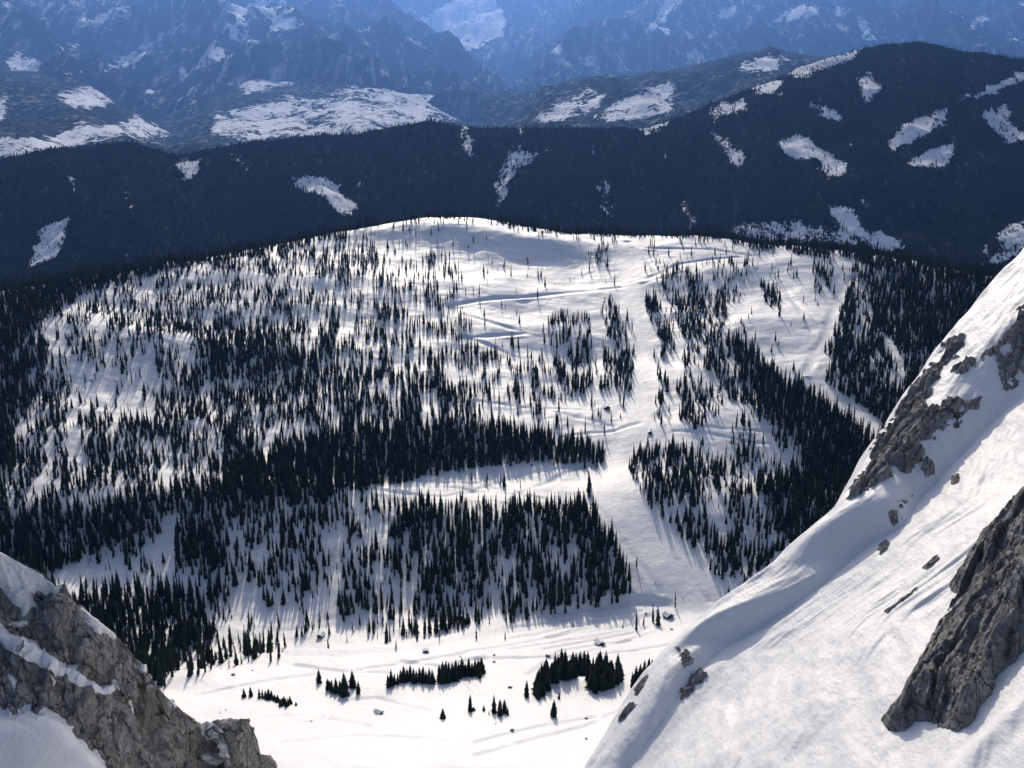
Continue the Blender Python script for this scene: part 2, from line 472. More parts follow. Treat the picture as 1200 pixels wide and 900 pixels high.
TRACKS += [[(250, 850), (330, 838), (380, 842), (430, 850)], [(560, 885), (620, 868), (690, 850), (730, 832)], [(420, 785), (480, 778), (560, 765)], [(600, 748), (650, 738), (700, 728)], [(620, 790), (660, 762), (740, 750)], [(230, 815), (300, 800), (370, 790)],
           [(330, 870), (420, 862), (520, 868)], [(600, 735), (680, 722), (750, 716)], [(900, 310), (930, 350), (950, 390)], [(880, 320), (920, 345), (960, 380)],
           [(560, 470), (640, 480), (720, 500)], [(790, 505), (850, 512), (900, 520)], [(460, 570), (540, 572), (640, 585)], [(770, 740), (720, 755), (660, 772)]]
for r in TRACKS: carve(r, 1.2, 4.0, 1.0, False)
carve([(655, 752), (700, 745), (740, 740)], 3, 9, -1.6, False)
carve([(640, 745), (690, 738), (735, 730)], 3, 9, -1.4, False)
ZG_FINAL = ZG
hill = obj("hillside", grid_mesh("hillside", np.stack([XG, YG, ZG], -1), flip=False), M_SNOW, kind="structure")
# visibility of height-field points from the camera
VIEW = (ZG - H) / YG
CUM = np.maximum.accumulate(VIEW, axis=1)
def visible(P, up=0.0, eps=.0012):
    u = P[:, 0] / P[:, 1]
    fi = np.clip((u - U[0]) / (U[1] - U[0]), 0, NU - 1).round().astype(int)
    fj = np.clip(np.interp(P[:, 1], YY, np.arange(NY)) - 1, 0, NY - 1).astype(int)
    return (P[:, 2] + up - H) / P[:, 1] > CUM[fi, fj] - eps

# ------------------------------------------------------------------ far terrain
def ruled_ridge(name, crest, base, nS, nT, mat, fields, rough, wl, back=2500, soft=2.2, seed=0, spur=1.0, bowl=0.0, far=1.0, fmax=.34):
    """mountain side between a crest line and a foot line, with spurs, gullies and a far side"""
    crest = np.array(crest, float); base = np.array(base, float)
    crest[:, 1] = np.where(crest[:, 1] < -30, -30 + (crest[:, 1] + 30) * .2, crest[:, 1]); crest[:, 2] *= far; base[:, 1] *= max(1, far * .62); base[:, 2] = base[:, 2] if far == 1 else H - .098 * base[:, 1]; wl *= far; rough *= far; back *= far
    s = np.linspace(0, 1, nS)
    def samp(A, s):
        d = np.concatenate([[0], np.cumsum(np.abs(np.diff(A[:, 0])) + 1e-6)]); d /= d[-1]
        return np.stack([np.interp(s, d, A[:, k]) for k in range(3)], -1)
    cp = samp(crest, s); C = at(cp[:, 0], cp[:, 1], cp[:, 2])
    bp = np.stack([np.interp(cp[:, 0], base[:, 0], base[:, k]) for k in range(3)], -1)
    ub, _ = ray(cp[:, 0], np.full(nS, 250.0))
    B = np.stack([ub * bp[:, 1], bp[:, 1], bp[:, 2]], -1)
    t = np.linspace(-.35, 1, nT)
    T = t[None, :, None]
    P = C[:, None] + (B - C)[:, None] * np.clip(T, 0, 1)
    P[..., 2] += bowl * (C[:, None, 2] - B[:, None, 2]) * np.sin(math.pi * np.clip(T[..., 0], 0, 1))
    tb = np.clip(-t, 0, 1)[None, :] / .35
    P[..., 1] += back * tb; P[..., 0] += back * tb * (C[:, 0] / C[:, 1])[:, None]
    P[..., 2] -= (C[:, 2] - B[:, 2])[:, None] * tb * 1.1
    env = np.clip(np.abs(t) / .22, 0.06, 1)[None, :] * np.clip((1.02 - t) / .1, .1, 1)[None, :]
    n = ridged2(P[..., 0] / wl + P[..., 1] / wl * .25, P[..., 1] / (wl * 2.2), 3, 40 + seed, .5) * spur + fbm2(P[..., 0] / (wl * .5), P[..., 1] / (wl * .6), 6, 50 + seed, .55) * .5
    P[..., 2] += rough * (n - .3) * env
    P[..., 2] += rough * .06 * fbm2(P[..., 0] / (wl * .09), P[..., 1] / (wl * .09), 3, 60 + seed)
    px, py = project(P)
    px = px + 5 * fbm2(P[..., 0] / (wl * .13), P[..., 1] / (wl * .13), 3, 65 + seed); py = py + 3 * fbm2(P[..., 0] / (wl * .13), P[..., 1] / (wl * .13), 3, 68 + seed)
    f = np.full(px.shape, -1.0)
    for poly, w in fields:
        xs = [q[0] for q in poly]; ys = [q[1] for q in poly]
        m = (px > min(xs) - 12) & (px < max(xs) + 12) & (py > min(ys) - 12) & (py < max(ys) + 12)
        f[m] = np.maximum(f[m], np.clip(poly_sd(px[m], py[m], poly) / soft * .3, -1, fmax) + (w - 1) * 1.1)
    f[:, t < 0] = -1
    me = grid_mesh(name, P, {"field": f}, flip=True)
    return obj(name, me, mat, kind="structure"), P, f, t

M_RIDGE = far_material("ridge_forest_ground", .012, (.014, .02, .018), 2.4, .56, .08)
M_HILLS = far_material("foothill_cover", .0042, amt=4.2, veil=.5, thinness=.2, vstretch=(.7, .55, 1.0), dust=(.9, .7, .9))
M_MOUNT = far_material("mountain_cover", .0016, (.014, .02, .022), 3.6, .52, .5, vstretch=(1.0, .5, 1.0))

FA = [([(30, 312), (40, 290), (52, 266), (78, 258), (74, 285), (62, 305)], 1), ([(205, 192), (236, 183), (236, 203), (218, 212)], .9), ([(262, 176), (292, 180), (300, 200), (282, 202)], .6),
      ([(340, 206), (362, 208), (400, 214), (402, 232), (418, 240), (412, 252), (392, 250), (386, 236), (350, 220)], 1), ([(408, 210), (427, 214), (416, 236)], .7),
      ([(534, 146), (550, 148), (560, 188), (546, 184)], .85), ([(578, 200), (600, 176), (650, 178), (612, 196), (597, 215), (584, 246)], .85), ([(608, 148), (612, 148), (613, 190), (609, 190)], .9), ([(690, 200), (716, 212), (718, 262), (700, 236)], .6),
      ([(744, 142), (786, 136), (772, 150), (755, 156)], 1.1), ([(830, 126), (872, 116), (874, 130), (840, 140)], .9), ([(880, 98), (922, 92), (910, 110), (885, 110)], 1),
      ([(905, 70), (935, 74), (965, 70), (1010, 54), (1004, 66), (960, 84), (930, 90)], 1), ([(1004, 92), (1018, 84), (1032, 104), (1014, 122)], 1), ([(945, 114), (992, 134), (982, 142), (950, 130)], .85),
      ([(912, 166), (935, 158), (955, 172), (992, 192), (986, 204), (968, 204), (955, 186), (932, 186)], 1.1), ([(834, 156), (852, 164), (874, 184), (866, 196), (848, 180)], 1),
      ([(1040, 168), (1060, 145), (1112, 128), (1104, 148), (1050, 176)], 1), ([(1066, 190), (1116, 164), (1120, 182), (1102, 196)], 1.1), ([(1148, 132), (1176, 122), (1206, 164), (1180, 168)], .9),
      ([(1118, 120), (1160, 102), (1210, 78), (1210, 90), (1140, 116)], 1), ([(972, 240), (1000, 248), (1012, 264), (1034, 272), (1060, 292), (1030, 294), (1004, 276), (985, 262)], 1.1),
      ([(846, 262), (920, 258), (1000, 268), (1010, 290), (860, 280)], .75), ([(1168, 272), (1206, 250), (1206, 295), (1140, 318), (1168, 288)], .85), ([(800, 236), (808, 234), (806, 262), (800, 258)], .7), ([(1090, 140), (1108, 136), (1110, 142), (1092, 150)], 1), ([(998, 228), (1020, 228), (1016, 246)], .65)]
_r = random.Random(21)
for _ in range(26):                                  # avalanche tracks and thin clearings down the ridge
    _x, _y = _r.uniform(0, 1190), _r.uniform(160, 300); _l, _w = _r.uniform(6, 20), _r.uniform(1.5, 4); _s = _r.uniform(-.5, .5)
    FA.append(([(_x - _w, _y), (_x + _w, _y - 2), (_x + _w * .8 + _s * _l * .5, _y + _l * .6), (_x + _s * _l, _y + _l), (_x - _w * .7 + _s * _l * .5, _y + _l * .5)], _r.uniform(.7, .92)))
crestA = [(-260, 200, 4700), (-100, 196, 4700), (0, 187, 4700), (60, 174, 4650), (100, 172, 4650), (150, 165, 4600), (210, 183, 4600), (260, 174, 4600), (300, 166, 4600), (340, 162, 4600), (380, 158, 4600), (420, 158, 4600), (450, 152, 4600), (490, 145, 4600), (505, 141, 4600), (520, 145, 4600), (560, 150, 4600), (620, 151, 4650),
          (700, 151, 4700), (760, 150, 4800), (800, 136, 4950), (830, 124, 5000), (870, 108, 5100), (900, 98, 5150), (940, 76, 5250), (980, 64, 5300), (1010, 57, 5350), (1040, 52, 5400), (1080, 49, 5400), (1110, 56, 5400), (1130, 61, 5400), (1160, 64, 5400), (1200, 70, 5400), (1300, 58, 5400), (1450, 60, 5400)]
ridgeA, PA, fA, tA = ruled_ridge("wooded_ridge", crestA, [(-300, 2650, -430), (600, 2650, -430), (1500, 2700, -430)], 420, 200, M_RIDGE, FA, 75, 700, 1800, 2.5, 1, fmax=.34)

FB = [([(626, 142), (660, 118), (692, 104), (712, 110), (690, 132), (650, 142)], 1), ([(696, 140), (740, 112), (786, 98), (788, 130), (750, 138)], 1), ([(866, 82), (900, 64), (928, 70), (905, 82)], 1), ([(705, 86), (718, 84), (716, 92)], .9)]
ruled_ridge("intermediate_ridge", [(560, 165, 8200), (606, 148, 8300), (622, 128, 8400), (640, 104, 8500), (670, 92, 8500), (700, 87, 8500), (740, 88, 8500), (780, 84, 8500), (830, 72, 8500), (870, 62, 8600), (910, 58, 8600), (960, 66, 8700), (1050, 66, 8800)],
            [(500, 6500, -450), (1100, 6500, -450)], 260, 110, M_HILLS, FB, 60, 700, 1500, 2.2, 2, far=1.5)
FC = [([(0, 160), (50, 166), (86, 148), (118, 150), (160, 138), (192, 150), (200, 162), (150, 160), (100, 166), (60, 178), (-30, 196), (-30, 165)], .93), ([(68, 110), (108, 102), (138, 112), (126, 122), (85, 126)], 1), ([(-10, 120), (8, 118), (4, 140), (-10, 140)], 1)]
ruled_ridge("near_foothill", [(-300, 70, 9000), (-100, 80, 9000), (0, 82, 9000), (60, 84, 9000), (95, 94, 9000), (125, 112, 8900), (150, 128, 8800), (190, 146, 8700), (230, 168, 8600), (280, 185, 8600)],
            [(-300, 6700, -450), (300, 6700, -450)], 200, 110, M_HILLS, FC, 45, 700, 1500, 2.2, 3, far=1.8)
FD = [([(246, 152), (254, 134), (300, 124), (332, 113), (372, 116), (402, 106), (420, 92), (416, 76), (436, 76), (458, 90), (484, 104), (522, 112), (562, 124), (542, 138), (482, 150), (400, 160), (300, 164), (268, 166)], .86),
      ([(268, 96), (290, 80), (302, 94), (340, 88), (362, 78), (346, 96), (290, 108)], .9)]
ruled_ridge("snowfield_foothill", [(150, 140, 11000), (200, 120, 11000), (250, 95, 11000), (290, 80, 11000), (340, 78, 11000), (380, 76, 11000), (420, 72, 11000), (450, 80, 11000), (490, 98, 10800), (540, 118, 10600), (590, 140, 10500), (640, 160, 10400)],
            [(100, 8000, -400), (700, 8000, -400)], 260, 120, M_HILLS, FD, 40, 800, 1500, 2.0, 4, bowl=-.12, far=1.8)
FE = [([(4, 84), (20, 60), (46, 70), (40, 86)], 1), ([(132, 76), (160, 58), (190, 34), (216, 28), (176, 60), (146, 76)], 1), ([(270, 6), (292, 4), (286, 30), (274, 26)], 1), ([(66, 88), (102, 78), (96, 92)], .9), ([(210, 84), (220, 78), (216, 90)], .9), ([(380, 0), (400, -4), (412, 8), (390, 10)], .8), ([(100, 20), (150, 5), (170, 14), (120, 34)], .7), ([(160, 110), (185, 100), (170, 116)], .8), ([(450, 40), (500, 55), (490, 50)], .8), ([(300, -5), (360, -10), (330, 6)], .9), ([(0, -10), (25, -12), (14, 8)], .9)]
def small_fields(seed, n, x0, x1, y0, y1, wmin=.7):
    """little clearings and avalanche tracks scattered over a mountainside"""
    r = random.Random(seed); out = []
    for _ in range(n):
        x, y = r.uniform(x0, x1), r.uniform(y0, y1); l, w = r.uniform(5, 20), r.uniform(2, 5); a = r.uniform(-.9, .5)
        c, q = math.cos(a), math.sin(a)
        out.append(([(x + c * l * i - q * w * j, y + q * l * i + c * w * j) for i, j in ((-1, -.3), (-.3, -1), (.6, -.8), (1, .2), (.4, .9), (-.7, .7))], r.uniform(wmin, 1)))
    return out
FE += small_fields(3, 26, -40, 480, -10, 110)
FF_EXTRA = small_fields(8, 20, 620, 1220, -5, 95)
ruled_ridge("left_mountain", [(-400, -190, 15000), (-200, -160, 15000), (0, -130, 15000), (120, -150, 15000), (220, -110, 15000), (330, -70, 14800), (400, -30, 14500), (450, -2, 14300), (480, 14, 14200), (520, 44, 14000), (560, 78, 13800), (600, 112, 13500), (660, 150, 13200)],
            [(-500, 9800, -450), (800, 10500, -450)], 320, 140, M_MOUNT, FE, 240, 1500, 3000, 2.2, 5, far=2.2)
FF = [([(904, 22), (940, 6), (1000, 8), (1014, 22), (1024, 46), (1016, 46), (1004, 20), (960, 14), (922, 26)], 1), ([(764, 24), (778, 4), (800, -6), (778, 26)], 1), ([(696, 100), (712, 92), (706, 104)], .8), ([(680, 80), (700, 60), (696, 80)], .7), ([(1190, 4), (1200, 0), (1200, 8)], .8)]
FF += FF_EXTRA
ruled_ridge("right_mountain", [(520, 130, 16500), (560, 100, 16500), (590, 76, 16500), (640, 36, 16800), (690, -5, 17000), (760, -60, 17500), (860, -95, 17500), (960, -80, 17500), (1050, -110, 17500), (1200, -140, 17500), (1500, -150, 17500)],
            [(400, 11500, -450), (1600, 11500, -450)], 300, 140, M_MOUNT, FF, 280, 1500, 3000, 2.2, 6, far=2.4)
FG = [([(484, 26), (505, 18), (520, 8), (540, -6), (575, -6), (592, 22), (588, 42), (566, 50), (545, 62), (520, 42)], 1.1)]
ruled_ridge("valley_head_mountain", [(250, -60, 25000), (420, -90, 25000), (560, -70, 25000), (700, -110, 25000), (900, -100, 25000)],
            [(200, 18500, -450), (1000, 18500, -450)], 200, 100, M_MOUNT, FG, 220, 2000, 3000, 2.2, 7, bowl=-.1, far=1.8)
# the valley floor: one sheet under everything, out to the horizon
gx = np.linspace(-45000, 45000, 120); gy = np.linspace(-15000, 70000, 120)
GX, GY = np.meshgrid(gx, gy, indexing='ij')
obj("valley_floor", grid_mesh("valley_floor", np.stack([GX, GY, -1300 + 20 * fbm2(GX / 5000, GY / 5000, 3, 77)], -1), {"field": np.full(GX.shape, -.25)}), M_HILLS, kind="structure")

# ------------------------------------------------------------------ spruces
def spruce_crown(seed, layers, br, rad, low):
    r = random.Random(seed); V = []; T = []
    lean = (r.uniform(-.012, .012), r.uniform(-.012, .012))
    def ax(z): return lean[0] * z * z, lean[1] * z * z
    # dense core of twigs
    n = 7; b0 = len(V)
    for k in range(n):
        a = 2 * math.pi * k / n; V.append((rad * .42 * math.cos(a), rad * .42 * math.sin(a), low + .02))
    V.append((*ax(1), .97))
    for k in range(n): T.append((b0 + k, b0 + (k + 1) % n, b0 + n))
    for i in range(layers):
        f = i / (layers - 1)
        z = low + (1 - low) * (f ** .92) * .97
        rr = rad * (1 - f) ** .78 * r.uniform(.82, 1.12) + .008
        if f < .12: rr *= .80 + f * 1.6
        nb = max(4, int(br * (1 - .5 * f)))
        ph = r.uniform(0, 6.28)
        for k in range(nb):
            a = ph + 2 * math.pi * k / nb + r.uniform(-.22, .22)
            l = rr * r.uniform(.72, 1.18); w = .32 * rr + .012
            droop = l * r.uniform(.35, .75)
            ca, sa = math.cos(a), math.sin(a); cx, cy = ax(z)
            b = len(V)
            V.append((cx + ca * .01, cy + sa * .01, z + l * .42 + .012))
            V.append((cx + ca * l * .62 - sa * w, cy + sa * l * .62 + ca * w, z - droop * .42))
            V.append((cx + ca * l, cy + sa * l, z - droop * .62))
            V.append((cx + ca * l * .62 + sa * w, cy + sa * l * .62 - ca * w, z - droop * .42))
            V.append((cx + ca * l * .45, cy + sa * l * .45, z - droop * .95))
            T += [(b, b+1, b+2), (b, b+2, b+3), (b+1, b+4, b+2), (b+2, b+4, b+3)]
    return raw_mesh("spruce_crown", np.array(V), [np.array(T)], False)
def trunk_mesh():
    V = []; F = []; n = 6
    for z, rr in ((-.06, .024), (.0, .017), (.3, .012), (.9, .003)):
        for k in range(n): V.append((rr * math.cos(6.2832 * k / n), rr * math.sin(6.2832 * k / n), z))
    for j in range(3):
        for k in range(n): F.append((j*n + k, j*n + (k+1) % n, (j+1)*n + (k+1) % n, (j+1)*n + k))
    return raw_mesh("spruce_trunk", np.array(V), [np.array(F)])
CROWNS = [spruce_crown(1, 15, 9, .135, .05), spruce_crown(2, 17, 9, .115, .04), spruce_crown(3, 14, 8, .15, .06), spruce_crown(4, 16, 8, .10, .05), spruce_crown(5, 13, 9, .165, .03), spruce_crown(6, 18, 8, .125, .08)]
for c in CROWNS: c.materials.append(M_NEEDLE)
TRUNK = trunk_mesh(); TRUNK.materials.append(M_BARK)
CROWN_OBJ = {}
def spruce(P, h, label, group=None, v=None, wide=1.0):
    v = random.randrange(6) if v is None else v
    t = obj("spruce", None, label=label, cat="spruce", group=group, loc=(P[0], P[1], P[2]))
    t.rotation_euler.z = random.uniform(0, 6.28); t.scale = (h * wide, h * wide, h)
    obj("trunk", TRUNK, None, t)
    c = obj("crown", CROWNS[v], None, t)
    CROWN_OBJ.setdefault(v, c)
    return t
def px_h(P, hp):                       # metres for a height given in photograph pixels
    d = math.sqrt(P[0]**2 + P[1]**2 + (P[2] - H)**2)
    return hp * d / FPX / math.cos(math.atan2(H - P[2], P[1])) * 1.02
SPR = 0
def px_tree(x, y, hp, label, group=None, wide=1.0, v=None):
    global SPR
    P = hill_hit(x, y)
    if P is None: return
    SPR += 1
    return spruce(P - np.array([0, 0, .3]), px_h(P, hp), label, group, v, wide * random.uniform(1.25, 1.55))
# --- meadow trees
px_tree(519, 842, 12, "small bushy spruce alone on the bare snow, below the two rows of trees", wide=1.35, v=4)
px_tree(551, 834, 19, "slim lone spruce with a low bush at its foot, beside the three-tree tuft", v=1)
px_tree(555, 833, 5, "low round spruce bush at the foot of a slim lone spruce", wide=2.2, v=4)
px_tree(567, 833, 7, "knee-high spruce sapling between the slim lone spruce and the three-tree tuft", wide=1.3)
px_tree(573, 837, 5, "tiniest spruce sapling, tucked against the three-tree tuft", wide=1.3)
for x, y, h in ((579, 836, 21), (586, 839, 19), (591, 836, 16), (595, 838, 9)):
    px_tree(x, y, h, "spruce of the small tight tuft standing alone on the open meadow", "spruces of the small meadow tuft", 1.25)
px_tree(617, 817, 19, "pointed lone spruce just outside the open end of the crescent clump", v=3, wide=1.2)
px_tree(655, 819, 8, "young spruce in the hollow in front of the crescent clump", wide=1.3)
px_tree(649, 840, 19, "lone spruce standing below the young one, in front of the crescent clump", v=5, wide=1.3)
px_tree(286, 817, 10, "cone-shaped small spruce of a matching pair beside the rock crag, farther from the dark clump", v=2, wide=1.4)
px_tree(294, 816, 11, "cone-shaped small spruce of a matching pair beside the rock crag, nearer the dark clump", v=0, wide=1.4)
for i in range(7):
    px_tree(304 + i * 3.6, 818 + i * .8 + random.uniform(-2, 1), random.uniform(8, 13), "spruce of the low ragged clump nearest the rock crag", "spruces of the low clump by the crag", 1.35)
for i in range(6):
    px_tree(329 + i * 2.2, 826 + random.uniform(-4, 3), random.uniform(9, 13), "spruce of the low ragged clump nearest the rock crag", "spruces of the low clump by the crag", 1.4)
px_tree(347, 827, 5, "stub of a spruce at the tail of the low ragged clump", wide=1.4)
px_tree(374, 800, 16, "rounded single spruce uphill of the tall five-tree group", v=4)
for x, y, h, w in ((384, 809, 13, 1.3), (389, 811, 14, 1.3), (394, 812, 17, 1.2), (399, 814, 16, 1.3), (404, 815, 26, 1.1), (413, 806, 20, 1.15), (420, 813, 14, 1.2), (386, 808, 11, 1.3)):
    px_tree(x, y, h, "spruce of the tall loose group between the ragged clump and the long rows", "spruces of the tall loose group", w)
for i in range(15):
    x = 455 + i * 3.7
    px_tree(x, 808 - 8 * min(1, (x - 452) / 20) + random.uniform(-2, 1), random.uniform(13, 19), "spruce in the straight row on the brow of the meadow", "spruces of the straight meadow row", 1.15)
for i in range(20):
    x = 515 + (i % 14) * 3.8
    px_tree(x, 799 - (x - 515) * .14 + (i // 14) * 4 - random.uniform(0, 4), random.uniform(15, 21), "spruce in the dense dark block beside the straight meadow row", "spruces of the dense dark meadow block", 1.2)
px_tree(562, 795, 20, "gappy spruce with a crooked top at the outer end of the dense meadow block", v=3)
CRES = [(625, 815), (630, 820), (638, 819), (644, 806), (660, 799), (680, 795), (690, 800), (690, 812), (698, 814), (706, 809), (716, 808), (726, 801), (733, 799), (728, 788), (700, 781), (665, 782), (645, 790), (630, 803)]
k = 0; pts = []
while k < 72:
    x, y = random.uniform(624, 734), random.uniform(785, 820)
    if poly_sd(np.array(x), np.array(y), CRES) > 0 and all((x - a)**2 + ((y - b) * 1.5)**2 > 9 for a, b in pts):
        pts.append((x, y)); k += 1
    elif random.random() < .0005: break
for x, y in pts:
    px_tree(x, y, random.uniform(16, 25), "spruce packed into the crescent-shaped clump on the meadow", "spruces of the crescent clump", 1.2)
for x, y, h in ((741, 806, 18), (745, 801, 20), (750, 797, 19), (755, 792, 18), (760, 787, 16), (748, 806, 15), (764, 786, 14)):
    px_tree(x, y, h, "spruce in the slanting file half hidden behind the snow ridge's foot", "spruces behind the ridge foot", 1.15)

# --- hillside forest: density painted over the slopes (later entries override)
DENS = [
    ([(-400, 250), (1600, 250), (1600, 1000), (-400, 1000)], .10),
    ([(-400, 330), (0, 335), (425, 262), (400, 280), (330, 294), (210, 313), (100, 346), (40, 385), (0, 410), (-400, 500)], .95),
    ([(-400, 400), (60, 400), (50, 480), (30, 560), (0, 640), (-400, 640)], .75),
    ([(60, 390), (110, 350), (220, 315), (330, 296), (440, 276), (450, 300), (410, 340), (300, 390), (100, 430)], .34),
    ([(290, 302), (420, 282), (430, 300), (330, 320)], .2),
    ([(40, 430), (300, 390), (420, 400), (430, 520), (250, 600), (0, 640)], .42),
    ([(150, 435), (300, 405), (350, 440), (390, 520), (250, 565), (170, 505)], .52),
    ([(330, 400), (400, 400), (420, 440), (345, 450)], .5),
    ([(230, 400), (340, 385), (350, 430), (250, 450)], .75),
    ([(75, 425), (190, 430), (180, 495), (85, 490)], .10),
    ([(60, 500), (110, 500), (100, 550), (60, 550)], .2),
    ([(330, 335), (400, 320), (540, 335), (545, 440), (420, 450), (340, 400)], .28),
    ([(430, 256), (600, 256), (715, 335), (545, 352), (530, 330), (440, 300)], .05),
    ([(560, 265), (735, 275), (740, 425), (700, 460), (640, 440), (550, 350)], .015),
    ([(500, 300), (530, 298), (530, 332), (500, 334)], .22),
    ([(390, 430), (480, 440), (560, 460), (640, 500), (560, 510), (400, 520)], .6),
    ([(540, 400), (640, 440), (640, 500), (560, 470)], .25),
    ([(0, 610), (150, 592), (260, 560), (400, 505), (560, 503), (650, 512), (725, 532), (722, 555), (650, 540), (560, 548), (480, 562), (390, 582), (250, 622), (90, 655), (40, 690), (-400, 690), (-400, 640)], 1.0),
    ([(634, 385), (652, 372), (690, 368), (692, 455), (660, 470), (634, 465)], .38),
    ([(655, 455), (690, 450), (684, 480), (660, 478)], .5),
    ([(704, 352), (722, 345), (735, 400), (755, 440), (752, 460), (704, 455), (706, 400)], .38),
    ([(680, 295), (712, 290), (712, 308), (684, 306)], .3),
    ([(560, 478), (640, 470), (740, 475), (745, 520), (650, 508), (575, 500)], .05),
    ([(640, 498), (660, 494), (660, 507), (640, 507)], .3),
    ([(745, 500), (900, 492), (925, 530), (750, 535)], .06),
    ([(380, 592), (480, 562), (560, 548), (690, 545), (692, 600), (560, 596), (450, 592)], .03),
    ([(200, 612), (300, 600), (400, 586), (560, 590), (690, 596), (742, 690), (736, 708), (560, 736), (480, 748), (400, 742), (330, 735), (250, 735), (210, 690)], .56),
    ([(205, 610), (260, 600), (265, 680), (210, 670)], .9),
    ([(470, 605), (560, 598), (690, 598), (735, 672), (735, 700), (640, 712), (560, 690), (500, 700)], .70),
    ([(280, 625), (330, 622), (330, 660), (285, 665)], .15),
    ([(90, 655), (190, 622), (200, 690), (120, 705)], .38),
    ([(188, 605), (206, 605), (206, 700), (178, 700)], .02),
    ([(40, 690), (110, 700), (170, 690), (250, 700), (252, 778), (195, 805), (100, 760), (0, 700)], .72),
    ([(250, 700), (340, 690), (480, 735), (430, 762), (250, 778)], .22),
    ([(270, 715), (330, 708), (400, 718), (400, 735), (300, 735)], .04),
    ([(736, 528), (765, 524), (850, 540), (900, 560), (935, 640), (860, 692), (820, 660), (780, 600), (742, 585)], .58),
    ([(742, 600), (752, 600), (752, 625), (742, 622)], .3), ([(757, 612), (775, 618), (776, 645), (762, 642)], .5),
    ([(846, 398), (890, 412), (1035, 512), (1000, 590), (930, 645), (880, 560), (935, 535), (870, 470)], 1.0),
    ([(860, 500), (925, 495), (938, 560), (895, 572), (850, 540)], .3),
    ([(776, 312), (800, 315), (850, 350), (850, 400), (890, 470), (860, 470), (800, 400), (780, 350)], .50),
    ([(830, 300), (885, 315), (880, 352), (840, 330)], .2),
    ([(752, 352), (770, 356), (768, 384), (756, 380)], .7), ([(770, 385), (788, 386), (788, 420), (776, 418)], .7), ([(770, 446), (784, 448), (784, 496), (770, 490)], .6), ([(798, 438), (828, 460), (836, 500), (800, 500)], .5),
    ([(786, 400), (800, 415), (800, 440), (794, 500), (822, 520), (740, 528), (768, 500), (786, 495)], .02),
    ([(880, 295), (1000, 300), (985, 350), (1005, 395), (965, 410), (935, 455), (900, 430), (870, 395)], .03),
    ([(893, 325), (908, 325), (915, 365), (898, 362)], .4), ([(950, 306), (986, 302), (976, 346), (956, 342)], .5),
    ([(985, 335), (1012, 300), (1060, 310), (1300, 345), (1300, 700), (1060, 520), (1010, 478), (965, 455), (978, 400)], .72),
    ([(1030, 390), (1050, 400), (1065, 450), (1050, 450)], .15), ([(1000, 340), (1020, 330), (1020, 390), (1005, 385)], .3),
    ([(932, 408), (965, 398), (968, 450), (1012, 478), (1050, 512), (1034, 522), (990, 492), (942, 455)], 0),
    ([(850, 276), (930, 286), (1000, 292), (1060, 304), (1300, 340), (1300, 400), (1100, 420), (1050, 335), (1005, 305), (870, 287)], .95),
    ([(590, 262), (740, 272), (850, 276), (850, 288), (740, 286), (600, 276)], .10),
    (PISTE, 0), (MEADOW, 0),
    ([(330, 745), (480, 748), (600, 730), (740, 706), (850, 696), (850, 730), (600, 760), (330, 775)], .015),
    ([(205, 775), (330, 748), (335, 768), (215, 800)], .18),
]
SPACING = 4.7
cand = []
nx = int(2400 / SPACING); ny = int(1700 / SPACING)
gx, gy = np.meshgrid(np.arange(nx) * SPACING - 1200, np.arange(ny) * SPACING + 640, indexing='ij')
gx = gx + RNG.uniform(-.48, .48, gx.shape) * SPACING; gy = gy + RNG.uniform(-.48, .48, gy.shape) * SPACING
keep = (np.abs(gx / gy) < .53)
X, Y = gx[keep], gy[keep]
Z = hill_z(X, Y)
P = np.stack([X, Y, Z], -1)
px, py = project(P)
jx = px + 7 * fbm2(X / 30, Y / 30, 2, 31); jy = py + 5 * fbm2(X / 30, Y / 30, 2, 35)
D = np.zeros(len(X))
for poly, v in DENS:
    xs = [q[0] for q in poly]; ys = [q[1] for q in poly]
    soft = v > 0
    ax_, ay_ = (jx, jy) if soft else (px, py)
    m = (ax_ > min(xs)) & (ax_ < max(xs)) & (ay_ > min(ys)) & (ay_ < max(ys))
    s = poly_sd(ax_[m], ay_[m], poly) > 0
    t = D[m]; t[s] = v; D[m] = t
vis = visible(P)
skyY = np.interp(px, SKY[:, 0], SKY[:, 2])
behind = Y > skyY + 8
edge = np.where((px > 440) & (px < 585), 60, 12)
D = np.where(behind, np.where(Y > skyY + edge, .5, .12), D)
for r in ROADS:
    W = np.array([hill_hit(*q) for q in r if hill_hit(*q) is not None])
    d, _ = line_d(X, Y, W); D[d < 7] = 0
cl = fbm2(X / 20, Y / 42, 3, 71) + .35 * fbm2(X / 90, Y / 110, 2, 75)
pr = np.clip(D + 2.6 * D * (1 - D) * cl, 0, 1)
pr[D >= .9] = np.clip(D[D >= .9] + .25 * cl[D >= .9], 0, 1)
sel = (RNG.random(len(X)) < pr) & (Y < skyY + 330)
P = P[sel]; px, py, vis, Dn = px[sel], py[sel], vis[sel], D[sel]
hgt = np.interp(P[:, 1], [850, 1050, 1300, 1600, 1900], [18, 18, 17.5, 15.5, 13]) * RNG.uniform(.42, 1.28, len(P)) * np.where(Dn > .6, 1.12, .92)
big = RNG.random(len(P)) < .07; hgt[big] *= .45
P[:, 2] -= .3
